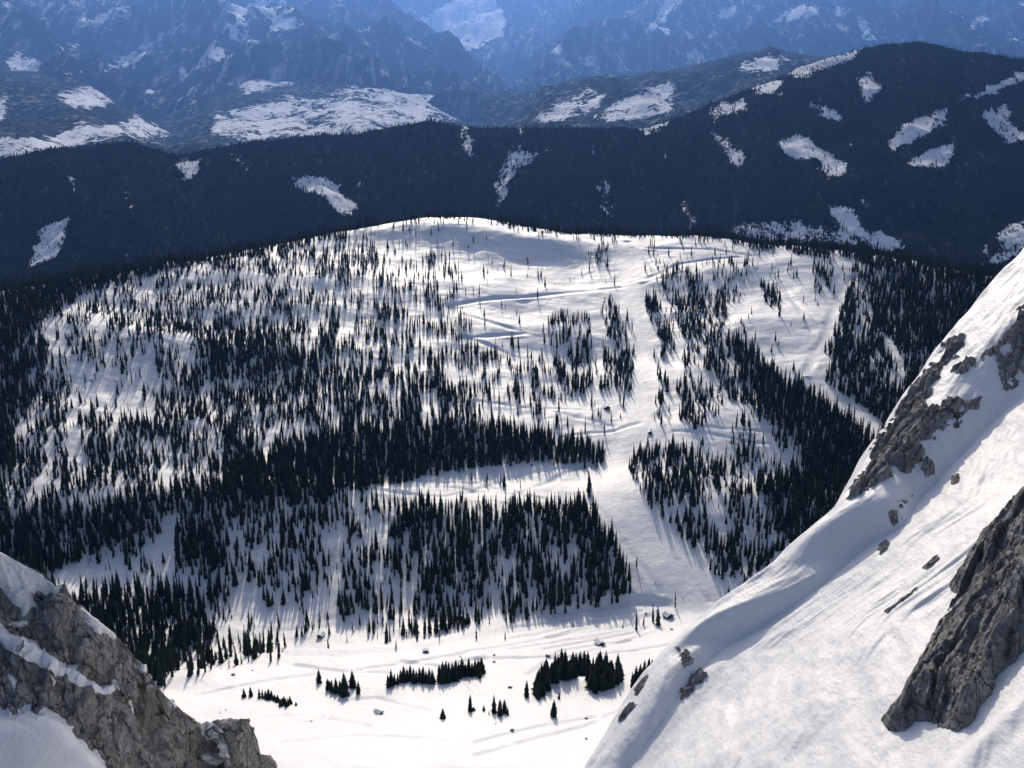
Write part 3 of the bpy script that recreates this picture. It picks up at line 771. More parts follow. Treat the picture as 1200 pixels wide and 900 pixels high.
# the 300 spruces that show largest are individuals, the rest is the forest
size = hgt / np.sqrt((P[:, 0]**2 + P[:, 1]**2))
ok = vis & (px > 0) & (px < 1200) & (py < 780)
CRAGM = [(-50, 600), (0, 640), (100, 705), (210, 815), (230, 900), (-50, 900)]
RIDGEM = [(1250, 280), (1000, 560), (930, 620), (760, 780), (690, 900), (1250, 900)]
ok &= (poly_sd(px, py, CRAGM) < 0) & (poly_sd(px, py, RIDGEM) < 0)
order = np.argsort(-np.where(ok, size, 0))[:max(0, 300 - SPR)]
def zone(x, y):
    if x > 738: return ("tall spruce in the wood between the wide piste and the snow ridge", "spruces right of the piste")
    if y > 690 and x < 262: return ("tall dark spruce in the gully wood behind the rock crag", "spruces of the gully wood")
    if x < 480: return ("tall spruce in the broken lower wood between the gully and the valley track", "spruces of the broken lower wood")
    return ("tall spruce in the dense lower wood between the snow bench and the valley track", "spruces of the dense lower wood")
for i in order:
    lb, gr = zone(px[i], py[i]); spruce(P[i], hgt[i], lb, gr, None, random.uniform(.6, 1.05))
rest = np.ones(len(P), bool); rest[order] = False

# geometry-node forest of what cannot be counted
def scatter_group(sources):
    g = bpy.data.node_groups.new("forest_scatter", 'GeometryNodeTree')
    g.interface.new_socket("Geometry", in_out='INPUT', socket_type='NodeSocketGeometry')
    g.interface.new_socket("Geometry", in_out='OUTPUT', socket_type='NodeSocketGeometry')
    n = g.nodes; gi = n.new("NodeGroupInput"); go = n.new("NodeGroupOutput")
    inst = n.new("GeometryNodeInstanceOnPoints")
    g2i = n.new("GeometryNodeGeometryToInstance")
    for s in reversed(sources):
        oi = n.new("GeometryNodeObjectInfo"); oi.inputs["Object"].default_value = s; oi.transform_space = 'ORIGINAL'
        if "As Instance" in oi.inputs: oi.inputs["As Instance"].default_value = False
        g.links.new(oi.outputs["Geometry"], g2i.inputs[0]) if len(sources) == 1 else None
        if len(sources) > 1:
            k = n.new("GeometryNodeGeometryToInstance"); g.links.new(oi.outputs["Geometry"], k.inputs[0])
            if "join" not in locals(): join = n.new("GeometryNodeJoinGeometry")
            g.links.new(k.outputs[0], join.inputs[0])
    def attr(nm, t):
        a = n.new("GeometryNodeInputNamedAttribute"); a.data_type = t; a.inputs["Name"].default_value = nm
        return [o for o in a.outputs if o.enabled and o.name == "Attribute"][0]
    g.links.new(gi.outputs[0], inst.inputs["Points"])
    g.links.new(join.outputs[0] if len(sources) > 1 else g2i.outputs[0], inst.inputs["Instance"])
    inst.inputs["Pick Instance"].default_value = True
    g.links.new(attr("variant", 'INT'), inst.inputs["Instance Index"])
    g.links.new(attr("rot", 'FLOAT_VECTOR'), inst.inputs["Rotation"])
    g.links.new(attr("size", 'FLOAT_VECTOR'), inst.inputs["Scale"])
    g.links.new(inst.outputs[0], go.inputs[0])
    return g
def scatter(name, P, h, wide, group, nvar, label):
    me = bpy.data.meshes.new(name); me.vertices.add(len(P)); me.vertices.foreach_set("co", P.astype(np.float32).ravel())
    n = len(P)
    a = me.attributes.new("variant", 'INT', 'POINT'); a.data.foreach_set("value", RNG.integers(0, nvar, n).astype(np.int32))
    a = me.attributes.new("rot", 'FLOAT_VECTOR', 'POINT'); r = np.zeros((n, 3), np.float32); r[:, 2] = RNG.uniform(0, 6.28, n); r[:, :2] = RNG.normal(0, .04, (n, 2)); a.data.foreach_set("vector", r.ravel())
    a = me.attributes.new("size", 'FLOAT_VECTOR', 'POINT'); s = np.stack([h * wide, h * wide, h], -1).astype(np.float32); a.data.foreach_set("vector", s.ravel())
    o = obj(name, me, None, kind="stuff", label=label, cat="forest")
    md = o.modifiers.new("scatter", 'NODES'); md.node_group = group
    return o
G1 = scatter_group([CROWN_OBJ[k] for k in sorted(CROWN_OBJ)])
Pr, hr = P[rest], hgt[rest]
skr = np.interp(px[rest], SKY[:, 0], SKY[:, 2])
back = Pr[:, 1] > skr + 5
wd = RNG.uniform(.55, 1.05, len(Pr))
scatter("hillside_forest", Pr[~back], hr[~back], wd[~back], G1, len(CROWN_OBJ), "dark spruce forest spread over the snowy hillside")
scatter("crest_forest", Pr[back], hr[back] * RNG.uniform(.7, 1.45, int(back.sum())), wd[back], G1, len(CROWN_OBJ), "dark fringe of spruces along the far side of the hill crest")
# wooded ridge behind: trees everywhere but on its open fields
inside = (tA > -.04) & (tA < .98)
cells = PA[:, inside]; ff = fA[:, inside]
n = 52000
i = RNG.random(n) * (cells.shape[0] - 1.001); j = RNG.random(n)**1.15 * (cells.shape[1] - 1.001)
i0 = i.astype(int); j0 = j.astype(int); fi = (i - i0)[:, None]; fj = (j - j0)[:, None]
Q = cells[i0, j0]*(1-fi)*(1-fj) + cells[i0+1, j0]*fi*(1-fj) + cells[i0, j0+1]*(1-fi)*fj + cells[i0+1, j0+1]*fi*fj
fq = ff[i0, j0] + .3 * fbm2(Q[:, 0] / 60, Q[:, 1] / 60, 2, 91)
m = (fq < .05) | (RNG.random(n) < .05)
qx, qy = project(Q); m &= (qx > -60) & (qx < 1260)
Q = Q[m]

def far_trees(P, h):
    """two-tier cones, joined into one mesh"""
    n = len(P); k = 5; V = []; F = []
    a = RNG.uniform(0, 6.28, (n, 1)) + np.arange(k)[None] * (2 * math.pi / k)
    for q, (z0, z1, rr) in enumerate(((-.05, .62, .17), (.34, 1, .115))):
        r_ = rr * RNG.uniform(.75, 1.25, (n, k))
        ring = np.stack([np.cos(a) * r_, np.sin(a) * r_, z0 + RNG.uniform(-.05, .05, (n, k))], -1)
        tip = np.zeros((n, 1, 3)); tip[..., 2] = z1
        V.append(np.concatenate([ring, tip], 1))
        f = np.array([(q*(k+1) + e, q*(k+1) + (e+1) % k, q*(k+1) + k) for e in range(k)])
        F.append(f)
    V = np.concatenate(V, 1) * h[:, None, None] + P[:, None]
    F = np.concatenate(F)[None] + (np.arange(n) * 2 * (k + 1))[:, None, None]
    return raw_mesh("ridge_forest", V.reshape(-1, 3), [F.reshape(-1, 3)], False)
obj("ridge_forest", far_trees(Q, RNG.uniform(9, 18, len(Q))), M_FARNEEDLE, kind="stuff", label="dense dark forest covering the ridge behind the hill", cat="forest")

# ------------------------------------------------------------------ the snow ridge on the right
CS = 55.0; PA_, PB_ = .70, -.14                      # the slope: z = H - CS + .70 x - .14 y
SIL = [(1330, 120), (1260, 215), (1200, 294), (1150, 346), (1100, 410), (1050, 482), (1005, 560), (985, 592), (940, 620), (928, 632), (900, 662), (850, 700), (800, 741), (760, 790), (735, 830), (715, 862), (690, 900), (655, 960), (610, 1040), (560, 1140)]
HBI = ([600, 690, 760, 850, 940, 1005, 1060, 1120, 1200, 1330], [1.0, 1.8, 2.8, 3.5, 4.0, 4.0, 5.0, 7, 9, 11])
W1I = ([600, 690, 850, 940, 1005, 1060, 1120, 1200, 1330], [.5, .5, 1.0, 1.5, 2.0, 4.0, 8.0, 11, 14])
W2I = ([600, 690, 760, 850, 940, 1005, 1060, 1120, 1200, 1330], [3, 3.6, 4.8, 5.8, 6.6, 7, 12, 19, 25, 30])
crest = []
for x, y in SIL:
    hb = np.interp(x, *HBI); u, v = ray(x, y)
    Yq = (CS - hb) / (-v + PA_ * u + PB_)
    crest.append((u * Yq, Yq, x))
crest = np.array(crest)
A0 = crest[1, :2]; A1 = crest[-3, :2]
ES = (A0 - A1) / np.linalg.norm(A0 - A1); EW = np.array([ES[1], -ES[0]])      # along the ridge (uphill), across it (to the right)
cs_ = (crest[:, :2] - A1) @ ES; cw_ = (crest[:, :2] - A1) @ EW
o_ = np.argsort(cs_); cs_, cw_, cpx_ = cs_[o_], cw_[o_], crest[o_, 2]
ss = np.linspace(cs_[0], cs_[-1], 400); ww = np.interp(ss, cs_, cw_)
kk = np.hanning(13); kk /= kk.sum(); ww = np.convolve(np.pad(ww, 6, mode='edge'), kk, 'valid')
def slope_parts(X, Y):
    dx, dy = X - A1[0], Y - A1[1]
    s = dx * ES[0] + dy * ES[1]; w = dx * EW[0] + dy * EW[1]
    return s, w - np.interp(s, ss, ww)
SB = []                                              # extra bumps in (s, w'): filled below
def slope_z(X, Y, detail=True):
    s, w = slope_parts(X, Y)
    cx = np.interp(s, cs_, cpx_)
    hb = np.interp(cx, *HBI); w1 = np.interp(cx, *W1I); w2 = np.interp(cx, *W2I)
    tq = np.clip((w - w1) / (w2 - w1), 0, 1); lowr = sstep(1040, 1090, cx)
    prof = np.where(w >= 0, hb * (1 - (lowr * sstep(0, 1, tq) + (1 - lowr) * tq ** 1.9)), hb - 1.9 * (np.sqrt(w * w + 1.2) - 1.095))
    z = H - CS + PA_ * X + PB_ * Y + prof
    for s0, w0, amp, a, b, rot in SB:
        q = (s - s0) * math.cos(rot) + (w - w0) * math.sin(rot); r = -(s - s0) * math.sin(rot) + (w - w0) * math.cos(rot)
        z = z + amp * np.exp(-(q / a)**2 - (r / b)**2)
    if detail:
        on = sstep(-3, 2, w)
        z = z + .9 * fbm2(s / 34, w / 16, 2, 101) * on * (.4 + .6 * sstep(w2 - 3, w2 + 5, w)) + .28 * fbm2(s / 9 + .1 * w, w / 4.5, 3, 105) * (.15 + .85 * on * sstep(w2 - 2, w2 + 4, w)) + .07 * fbm2(s / 2.6, w / 1.0, 3, 111)
        z = z + sstep(w2, w2 + 5, w) * (.11 * ridged2(s / 16, w / 1.5, 3, 131) + .05 * ridged2(s / 5, w / .6, 2, 137)) * (.3 + .7 * sstep(-.2, .5, noise2(s / 14, w / 9, 139)))
        # upper face: broken, wind-crusted
        up = sstep(1010, 1090, cx) * sstep(0, 4, w) * (1 - sstep(w2, w2 + 6, w))
        z = z + up * .14 * (ridged2(s / 4, w / 2.2, 3, 121) - .3)
        rk = (1 - on) * sstep(-40, -2, w)
        z = z + rk * 1.2 * fbm2(s / 6, w / 6, 3, 127)
    return z
def slope_hit(px, py):
    u, v = ray(px, py)
    Yt = np.linspace(35, 330, 6000); X = u * Yt
    d = slope_z(X, Yt) - (H + v * Yt)
    k = np.nonzero((d[1:] >= 0) & (d[:-1] < 0))[0]
    if len(k) == 0: return None
    Yq = Yt[k[0]]; return np.array([u * Yq, Yq, H + v * Yq])
def sw(px, py):
    p = slope_hit(px, py); a, b = slope_parts(np.array([p[0]]), np.array([p[1]])); return a[0], b[0]
extra = []
for x, y, amp, a, b, rot in ((938, 650, -1.6, 4.0, 2.6, .3), (955, 628, .8, 3.0, 1.6, .2), (840, 735, .8, 5.0, 1.2, .5), (850, 742, -.8, 5.0, 1.2, .5), (905, 690, .5, 8, 2.5, 0), (800, 790, .9, 5, 4, 0),
                             (1150, 870, .8, 10, 1.2, .5), (1120, 885, -.5, 10, .9, .5), (760, 850, .7, 5, 2, 0)):
    a_, b_ = sw(x, y); extra.append((a_, b_, amp, a, b, rot))
SB += extra
sN = np.linspace(cs_[0] - 8, cs_[-1] + 10, 520)
wN = np.concatenate([-np.geomspace(150, 2.2, 46), np.linspace(-2, 30, 230), 30 + np.geomspace(.16, 110, 190)])
SS_, WW_ = np.meshgrid(sN, wN, indexing='ij')
wabs = WW_ + np.interp(SS_, ss, ww)
XS = A1[0] + SS_ * ES[0] + wabs * EW[0]; YS = A1[1] + SS_ * ES[1] + wabs * EW[1]
ZS = slope_z(XS, YS)
obj("snow_slope", grid_mesh("snow_slope", np.stack([XS, YS, ZS], -1), flip=True), M_SLOPE, kind="structure")

def outcrop(polys, height, res, label, mat=None, edge_noise=1.0, rough=1.0, strat=(.7, 3.0), ang=0.0, sink=.25, name="rock_outcrop", snowy=False, seed=0, group=None, power=.6):
    """rock standing out of the snow slope inside a region traced on the slope"""
    W = []
    for x, y in polys:
        p = slope_hit(x, y)
        if p is not None: W.append(p[:2])
    W = np.array(W)
    lo, hi = W.min(0) - 1.0, W.max(0) + 1.0
    gx = np.arange(lo[0], hi[0], res); gy = np.arange(lo[1], hi[1], res)
    X, Y = np.meshgrid(gx, gy, indexing='ij')
    z0 = slope_z(X, Y)
    sd = poly_sd(X, Y, [tuple(q) for q in W]) + edge_noise * (.6 * fbm2(X / 2.2, Y / 2.2, 3, 200 + seed) + .3 * fbm2(X / .7, Y / .7, 2, 207 + seed))
    ca, sa = math.cos(ang), math.sin(ang)
    q = (X * ca + Y * sa); r = (-X * sa + Y * ca)
    wv = .5 * fbm2(X / 3, Y / 3, 3, 225 + seed)
    st = .4 * ridged2(q / strat[1], r / strat[0], 4, 220 + seed, .6) + 1.5 * facet3(q / strat[1], (r + wv) / strat[0], 0 * q, 250 + seed) + .6 * facet3(q / strat[1] * 3, (r + wv) / strat[0] * 2.5, 0 * q, 255 + seed)
    fine = fbm2(X / .6, Y / .6, 3, 230 + seed)
    steps = np.floor(r / strat[0] * .8 + 1.2 * noise2(q / 4, r / 4, 240 + seed)) 
    blk = (_h(steps, steps * 0, steps * 0, 5 + seed) / 4294967296.0 - .5)
    hh = height * np.clip(sd / (height * 1.6), -.6, 1)
    hh = np.sign(hh) * np.abs(hh) ** power * height ** (1 - power)
    hh = hh + sstep(-.1, .5, sd) * rough * (.55 * st - .25 + .5 * blk + .16 * fine) * min(1.0, height)
    hh = np.where(sd < -.15, -sink * 2, hh)
    Z = z0 + hh - .05
    # lean the rock a little downhill so its edges overhang the snow
    me = grid_mesh(name, np.stack([X - .12 * hh, Y, Z], -1), keep=(hh > -.05), flip=False)
    return obj(name, me, mat or M_SLAB, label=label, cat="rock", group=group)
RIDGE_ANG = math.atan2(ES[1], ES[0])
outcrop([(1300, 440), (1200, 568), (1178, 596), (1160, 620), (1142, 640), (1128, 660), (1113, 688), (1120, 700), (1100, 730), (1080, 765), (1064, 800), (1046, 826), (1034, 842), (1040, 858), (1060, 857), (1074, 846), (1090, 846), (1122, 858), (1140, 846), (1156, 822), (1172, 790), (1200, 762), (1300, 700)],
        3.2, .14, "big dark slab of layered rock thrusting out of the lit snow slope", None, .4, .9, (1.3, 13.0), RIDGE_ANG + .08, seed=1)
outcrop([(1045, 490), (1095, 425), (1120, 392), (1128, 400), (1105, 440), (1080, 470), (1090, 480), (1110, 468), (1140, 470), (1130, 486), (1095, 505), (1080, 530), (1085, 545), (1062, 560), (1045, 548), (1040, 560), (1015, 575), (990, 592), (1005, 560)],
        .6, .12, "streaky grey rock band along the steep upper edge of the snow ridge", M_CRAG, 1.7, 1.1, (.9, 4.0), RIDGE_ANG, seed=2)
outcrop([(1200, 360), (1182, 380), (1176, 400), (1185, 412), (1172, 425), (1168, 445), (1180, 450), (1200, 436), (1260, 390), (1260, 300)],
        .8, .14, "grey rock knob bedded in shaded snow high on the ridge", M_CRAG, 1.5, 1.0, (.8, 3.0), RIDGE_ANG, seed=3)
outcrop([(1118, 432), (1150, 412), (1172, 404), (1170, 414), (1148, 424), (1124, 442)], .4, .12, "row of small dark stones strung out below the ridge-top knob", M_CRAG, 1.2, 1.0, (.6, 2.0), RIDGE_ANG, seed=4)
outcrop([(1128, 470), (1150, 462), (1145, 478), (1130, 484)], .35, .12, "small grey rock beside the streaky upper rock band", M_CRAG, .7, 1.0, (.5, 2), RIDGE_ANG, seed=5)
outcrop([(792, 758), (810, 762), (812, 776), (803, 782), (797, 772)], .5, .1, "smaller of two dark rocks poking through the shaded lip", M_CRAG, .9, 1.0, (.5, 1.2), RIDGE_ANG, seed=6)
outcrop([(803, 788), (820, 780), (832, 790), (822, 798), (812, 812), (799, 818), (802, 800)], .65, .1, "larger of two dark rocks poking through the shaded lip", M_CRAG, .9, 1.2, (.5, 1.2), RIDGE_ANG, seed=7)
outcrop([(1045, 600), (1062, 584), (1072, 576), (1066, 590), (1050, 610), (1044, 612)], .3, .1, "thin chain of stones in the snow below the streaky rock band", M_CRAG, 1.0, .8, (.4, 1.2), RIDGE_ANG, seed=8)
outcrop([(1028, 640), (1040, 630), (1042, 642), (1032, 650)], .35, .08, "single squat stone at the edge of the shaded hollow", M_CRAG, .5, .8, (.4, 1), RIDGE_ANG, seed=9)
outcrop([(1036, 716), (1052, 704), (1074, 688), (1068, 698), (1050, 710), (1040, 720)], .35, .06, "flat brownish sliver of rock in the lit snow, pointing uphill", M_SLAB, .5, .5, (.3, 1.2), RIDGE_ANG, seed=10)
outcrop([(1082, 664), (1098, 650), (1100, 656), (1086, 668)], .3, .06, "short dark rock sliver uphill of the brownish one", M_SLAB, .4, .5, (.3, 1.2), RIDGE_ANG, seed=11)
outcrop([(1114, 560), (1124, 556), (1122, 566), (1114, 568)], .45, .06, "lone dark pebble-like rock in the shaded upper snow", M_CRAG, .3, .6, (.3, 1), RIDGE_ANG, seed=12)
outcrop([(722, 846), (730, 834), (742, 820), (746, 826), (736, 838), (726, 850)], .6, .1, "dark rock on the lip where the ridge runs out to the meadow", M_CRAG, .5, 1.0, (.5, 1.2), RIDGE_ANG, seed=13)
outcrop([(740, 812), (752, 796), (760, 788), (757, 800), (746, 818)], .5, .1, "narrow dark rock edge above the lip's last rock", M_CRAG, .4, 1.0, (.5, 1.2), RIDGE_ANG, seed=14)

# ------------------------------------------------------------------ the crag on the left
CR = np.array([(-150, 560, 117), (0, 646, 120), (50, 675, 121), (66, 688, 121), (76, 687, 121), (92, 708, 122), (112, 726, 122), (130, 738, 123), (146, 754, 123.5), (165, 778, 124), (182, 800, 125), (200, 820, 127), (218, 836, 128.5), (234, 848, 130), (242, 843, 131), (262, 839, 132), (272, 843, 132.5), (288, 841, 133), (295, 852, 133.5), (299, 868, 134), (299, 900, 134), (293, 960, 134), (284, 1080, 134)], float)
nS, nT, nB = 440, 340, 60
dd = np.concatenate([[0], np.cumsum(np.hypot(np.diff(CR[:, 0]), np.diff(CR[:, 1])))]); dd /= dd[-1]
s = np.linspace(0, 1, nS)
cx, cy, cY = (np.interp(s, dd, CR[:, k]) for k in range(3))
bx = np.interp(s, [0, 1], [-150, 284]); by = np.full(nS, 1090.0); bY = np.interp(bx, [-150, 0, 120, 240, 284], [98, 101, 108, 120, 133.5])
t = np.linspace(0, 1, nT)[None]
gx_ = cx[:, None] + (bx - cx)[:, None] * t; gy_ = cy[:, None] + (by - cy)[:, None] * t
YD = cY[:, None] + (bY - cY)[:, None] * t ** 1.15
def below(line, x, y, soft):
    l = np.interp(x, [q[0] for q in line], [q[1] for q in line]); return sstep(-soft, soft, y - l)
LEDGE = [(-150, 690), (0, 742), (30, 760), (70, 785), (120, 808), (150, 830), (180, 880), (230, 960), (330, 1050)]
YD -= 3.0 * below(LEDGE, gx_, gy_, 7)                                                        # ledge step
YD -= 4.0 * below([(-150, 850), (0, 850), (50, 842), (80, 862), (120, 905), (180, 980), (330, 1080)], gx_, gy_, 14)     # snow couloir step
YD -= 2.2 * np.exp(-((gx_ - 90) / 45)**2 - ((gy_ - 765) / 60)**2)
YD += 3.2 * np.exp(-((gx_ - 236 - .25 * (gy_ - 860)) / 9)**2) * sstep(840, 880, gy_)         # notch that parts the end pillar
YD -= 1.8 * np.exp(-((gx_ - 282) / 16)**2) * sstep(845, 870, gy_)
_e = YD - cY[:, None]; _k = np.hanning(33); _k /= _k.sum()
_e = np.apply_along_axis(lambda c: np.convolve(np.pad(c, 16, mode='edge'), _k, 'valid'), 0, _e)
YD = cY[:, None] + _e
PC = at(gx_, gy_, YD)
back = np.linspace(1, 0, nB + 1)[:-1] ** 1.6
PBK = PC[:, :1] + np.stack([.45 * 90 * back, 90 * back, -260 * back - 0 * back], -1)[None]
PBK[..., 2] += 6 * np.minimum(back * 30, 1)[None] * 0
PALL = np.concatenate([PBK, PC], 1)
# relief along the outward normal
dS = np.gradient(PALL, axis=0); dT = np.gradient(PALL, axis=1)
nrm = np.cross(dS, dT); nrm /= np.linalg.norm(nrm, axis=-1, keepdims=True) + 1e-9
fl = np.where((nrm * (np.array([0, 0, H]) - PALL)).sum(-1, keepdims=True) < 0, -1, 1); 
fl[:, :nB] = fl[:, nB:nB+1]; nrm = nrm * fl
x, y, z = PALL[..., 0], PALL[..., 1], PALL[..., 2]
xs_ = x + .35 * z
wx = .5 * fbm3(x / 2.2, y / 2.2, z / 2.2, 3, 303)
disp = .9 * fbm3(x / 9, y / 9, z / 9, 2, 301) + .5 * (ridged3(xs_ / 4.2, y / 4.2, z / 9, 4, 305) - .5) + 1.1 * facet3((xs_ + wx) / 4.0, y / 4.0, (z + wx) / 8, 321) + .55 * facet3((xs_ + wx) / 1.4, y / 1.4, (z + wx) / 2.6, 325) + .22 * facet3(xs_ / .55, y / .55, z / .9, 329) + .12 * fbm3(x / .5, y / .5, z / .6, 2, 311)
stp = np.floor(xs_ / 2.6 + .8 * noise3(x / 5, y / 5, z / 5, 315)); disp += .5 * (_h(stp, stp * 0, stp * 0, 3) / 4294967296.0 - .5)
ppx, ppy = project(PALL)
cou = [(-200, 844), (0, 842), (15, 846), (30, 834), (45, 840), (50, 827), (66, 838), (80, 855), (95, 874), (112, 888), (122, 900), (170, 980), (200, 1100), (-200, 1100)]
csd = poly_sd(ppx, ppy, cou)
disp *= 1 - .99 * sstep(-2, 10, csd)
env = np.ones(PALL.shape[1]); env[nB - 6:nB + 10] = np.concatenate([np.linspace(1, .35, 6), np.linspace(.35, 1, 10)])
ROCK = PALL + nrm * (disp * env[None])[..., None]
crag = obj("rock_crag", None, label="steep grey limestone crag with snow on its ledges, above the meadow's near edge", cat="crag", loc=(0, 0, 0))
obj("rock_face", grid_mesh("rock_face", ROCK, flip=True), M_CRAG, crag)
PATCH = [
    [(-160, 540), (0, 640), (50, 668), (70, 688), (64, 697), (57, 690), (54, 700), (42, 690), (40, 700), (44, 710), (38, 712), (28, 722), (24, 712), (12, 706), (2, 690), (-160, 640)],
    [(-40, 722), (0, 736), (18, 748), (42, 762), (76, 784), (100, 800), (124, 806), (130, 796), (134, 806), (128, 816), (112, 810), (84, 800), (56, 784), (34, 776), (24, 770), (0, 756), (-40, 740)],
    [(91, 708), (112, 722), (136, 744), (134, 752), (124, 744), (118, 742), (114, 750), (106, 738), (98, 734), (94, 722)],
    cou,
    [(152, 818), (158, 824), (164, 838), (158, 840), (153, 830)],
    [(166, 776), (172, 780), (171, 787), (164, 786)],
    [(199, 816), (208, 826), (204, 830), (198, 826)],
    [(230, 842), (244, 840), (256, 848), (262, 862), (268, 882), (270, 890), (258, 884), (248, 868), (236, 858)],
    [(260, 836), (276, 838), (284, 846), (276, 850), (276, 862), (268, 852)],
    [(10, 790), (20, 798), (18, 812), (12, 808)], [(60, 790), (68, 800), (64, 806)],
    [(240, 884), (256, 890), (268, 902), (262, 906), (246, 896)],
    [(48, 724), (54, 722), (52, 732)], [(10, 730), (32, 728), (32, 734), (12, 736)],
]
for k, poly in enumerate(PATCH):
    xs = [q[0] for q in poly]; ys = [q[1] for q in poly]
    sd = poly_sd(ppx, ppy, poly)
    en = 2.2 * fbm3(x / 1.6, y / 1.6, z / 1.6, 3, 331) + 1.2 * noise3(x / .5, y / .5, z / .5, 337)
    sd = sd + np.where(np.abs(sd) < 14, en, 0) - .8 * sstep(.2, 1.0, disp)
    th = np.clip(sd, -3, 7) * .10
    if k == 3: th = np.clip(sd, -3, 12) * .10
    keep = th > 0
    keep[:, :nB - 3] = False
    if k in (0, 2, 7, 8): keep[:, nB - 5:nB] |= keep[:, nB:nB + 1]
    if keep.sum() < 6: continue
    upv = nrm * .75 + np.array([0, 0, .45])
    base_ = PALL + nrm * (disp * env[None] * (1 - .45 * sstep(0, 6, sd)))[..., None]
    SN = base_ + upv * th[..., None]
    if k == 3:                                     # the couloir fill is drifted smooth
        kk_ = np.hanning(61); kk_ /= kk_.sum()
        sm_ = np.stack([np.apply_along_axis(lambda c: np.convolve(np.pad(c, 30, mode='edge'), kk_, 'valid'), 0, SN[..., q]) for q in range(3)], -1)
        SN = SN + (sm_ - SN) * sstep(1, 14, sd)[..., None]
    obj("snow_patch", grid_mesh("snow_patch", SN, keep=keep, flip=True), M_CRAGSNOW, crag)

# ------------------------------------------------------------------ huts, boulders, skiers
def plain(name, c, rough=.85):
    m, nt, p = new_mat(name)
    L(nt, ramp(nt, tex(nt, coords(nt, (1, 1, 6)), 2.0, 5), [(.3, tuple(x * .7 for x in c)), (.7, c)]), p.inputs["Base Color"])
    p.inputs["Roughness"].default_value = rough; return m
M_WOOD = plain("weathered_timber", (.10, .065, .04)); M_DOOR = plain("dark_door", (.03, .025, .02)); M_GLASS = plain("window_glass", (.03, .035, .045), .15)
def prism(name, prof, y0, y1):
    n = len(prof); V = [(a, y0, b) for a, b in prof] + [(a, y1, b) for a, b in prof]
    F4 = np.array([(k, (k+1) % n, n + (k+1) % n, n + k) for k in range(n)])
    return raw_mesh(name, np.array(V), [F4, np.array([list(range(n))[::-1]]), np.array([list(range(n, 2*n))])], False)
def quad_box(name, x0, x1, y0, y1, z0, z1):
    return prism(name, [(x0, z0), (x1, z0), (x1, z1), (x0, z1)], y0, y1)
def hut(px, py, w, d, h, rot, snow, label):
    w, d, h = w * .8, d * .8, h * .85
    P = hill_hit(px, py)
    if P is None: return
    t = obj("hut", None, label=label, cat="hut", loc=(P[0], P[1], P[2] - .5)); t.rotation_euler.z = rot
    rh = w * .32
    obj("wall", prism("wall", [(-w/2, -1), (w/2, -1), (w/2, h), (0, h + rh), (-w/2, h)], -d/2, d/2), M_WOOD, t)
    o_ = .55
    roof = obj("roof", prism("roof", [(-w/2 - o_, h - .32), (0, h + rh + .02), (w/2 + o_, h - .32), (w/2 + o_, h - .1), (0, h + rh + .26), (-w/2 - o_, h - .1)], -d/2 - o_, d/2 + o_), M_WOOD, t)
    obj("roof_snow", prism("roof_snow", [(-w/2 - o_ - .1, h - .08), (0, h + rh + .28), (w/2 + o_ + .1, h - .08), (w/2 + o_, h - .1 + snow), (w * .12, h + rh + snow * .95), (-w * .12, h + rh + snow * .95), (-w/2 - o_, h - .1 + snow)], -d/2 - o_ - .1, d/2 + o_ + .1), M_CRAGSNOW, roof)
    obj("door", quad_box("door", -.5, .5, -d/2 - .05, -d/2 + .02, -.6, 1.7), M_DOOR, t)
    for sx in (-.3, .3):
        obj("window", quad_box("window", sx * w - .4, sx * w + .4, -d/2 - .05, -d/2 + .02, .9, 1.7), M_GLASS, t)
hut(703, 755, 6.5, 8.0, 2.4, .35, .9, "timber hut with a thick snow roof on the meadow beside the ski tracks")
hut(376, 746, 5.5, 6.0, 2.3, -.3, .6, "small brown hut at the foot of the broken lower wood by the track")
hut(444, 836, 4.0, 4.5, 1.7, .9, .7, "half-buried shed with a snow roof alone on the open meadow")
hut(711, 479, 7.5, 8.0, 3.0, .2, .35, "dark alpine hut on the open hillside beside the narrow tree strip")
hut(762, 508, 5.0, 4.0, 2.2, -.2, .3, "dark little lift cabin on the crossing of the pistes")
hut(499, 764, 4.5, 3.5, 1.6, .1, .5, "low dark hay shed where the dense lower wood's shadows end")
hut(783, 723, 8.0, 7.0, 2.6, .5, .5, "brown timber barn at the foot of the piste beside the ridge lip")
def boulder_mesh(seed):
    import bmesh
    bm = bmesh.new(); bmesh.ops.create_icosphere(bm, subdivisions=3, radius=1.0)
    V = np.array([v.co[:] for v in bm.verts])
    f = 1 + .30 * fbm3(V[:, 0] * 1.3 + seed * 7, V[:, 1] * 1.3, V[:, 2] * 1.3, 2, 400) + .35 * facet3(V[:, 0] * 1.2 + seed * 5, V[:, 1] * 1.2, V[:, 2] * 1.2, 410)
    V2 = V * f[:, None] * np.array([1, .8, .65])
    for v, c in zip(bm.verts, V2): v.co = c
    me = bpy.data.meshes.new("boulder"); bm.to_mesh(me)
    up = {i for i in range(len(V)) if V[i, 2] > .55}
    cap = bmesh.new(); idx = {}
    for i in sorted(up):
        k = .02 + .14 * min(1, (V[i, 2] - .55) * 2.5); idx[i] = cap.verts.new(V2[i] * 1.02 + np.array([0, 0, k]))
    for fc in bm.faces:
        ii = [v.index for v in fc.verts]
        if all(q in up for q in ii): cap.faces.new([idx[q] for q in ii])
    mc = bpy.data.meshes.new("snow_cap"); cap.to_mesh(mc); bm.free(); cap.free()
    mc.polygons.foreach_set("use_smooth", [True] * len(mc.polygons))
    me.materials.append(M_BOULDER); mc.materials.append(M_CRAGSNOW)
    return me, mc
BM_ = [boulder_mesh(k) for k in range(3)]
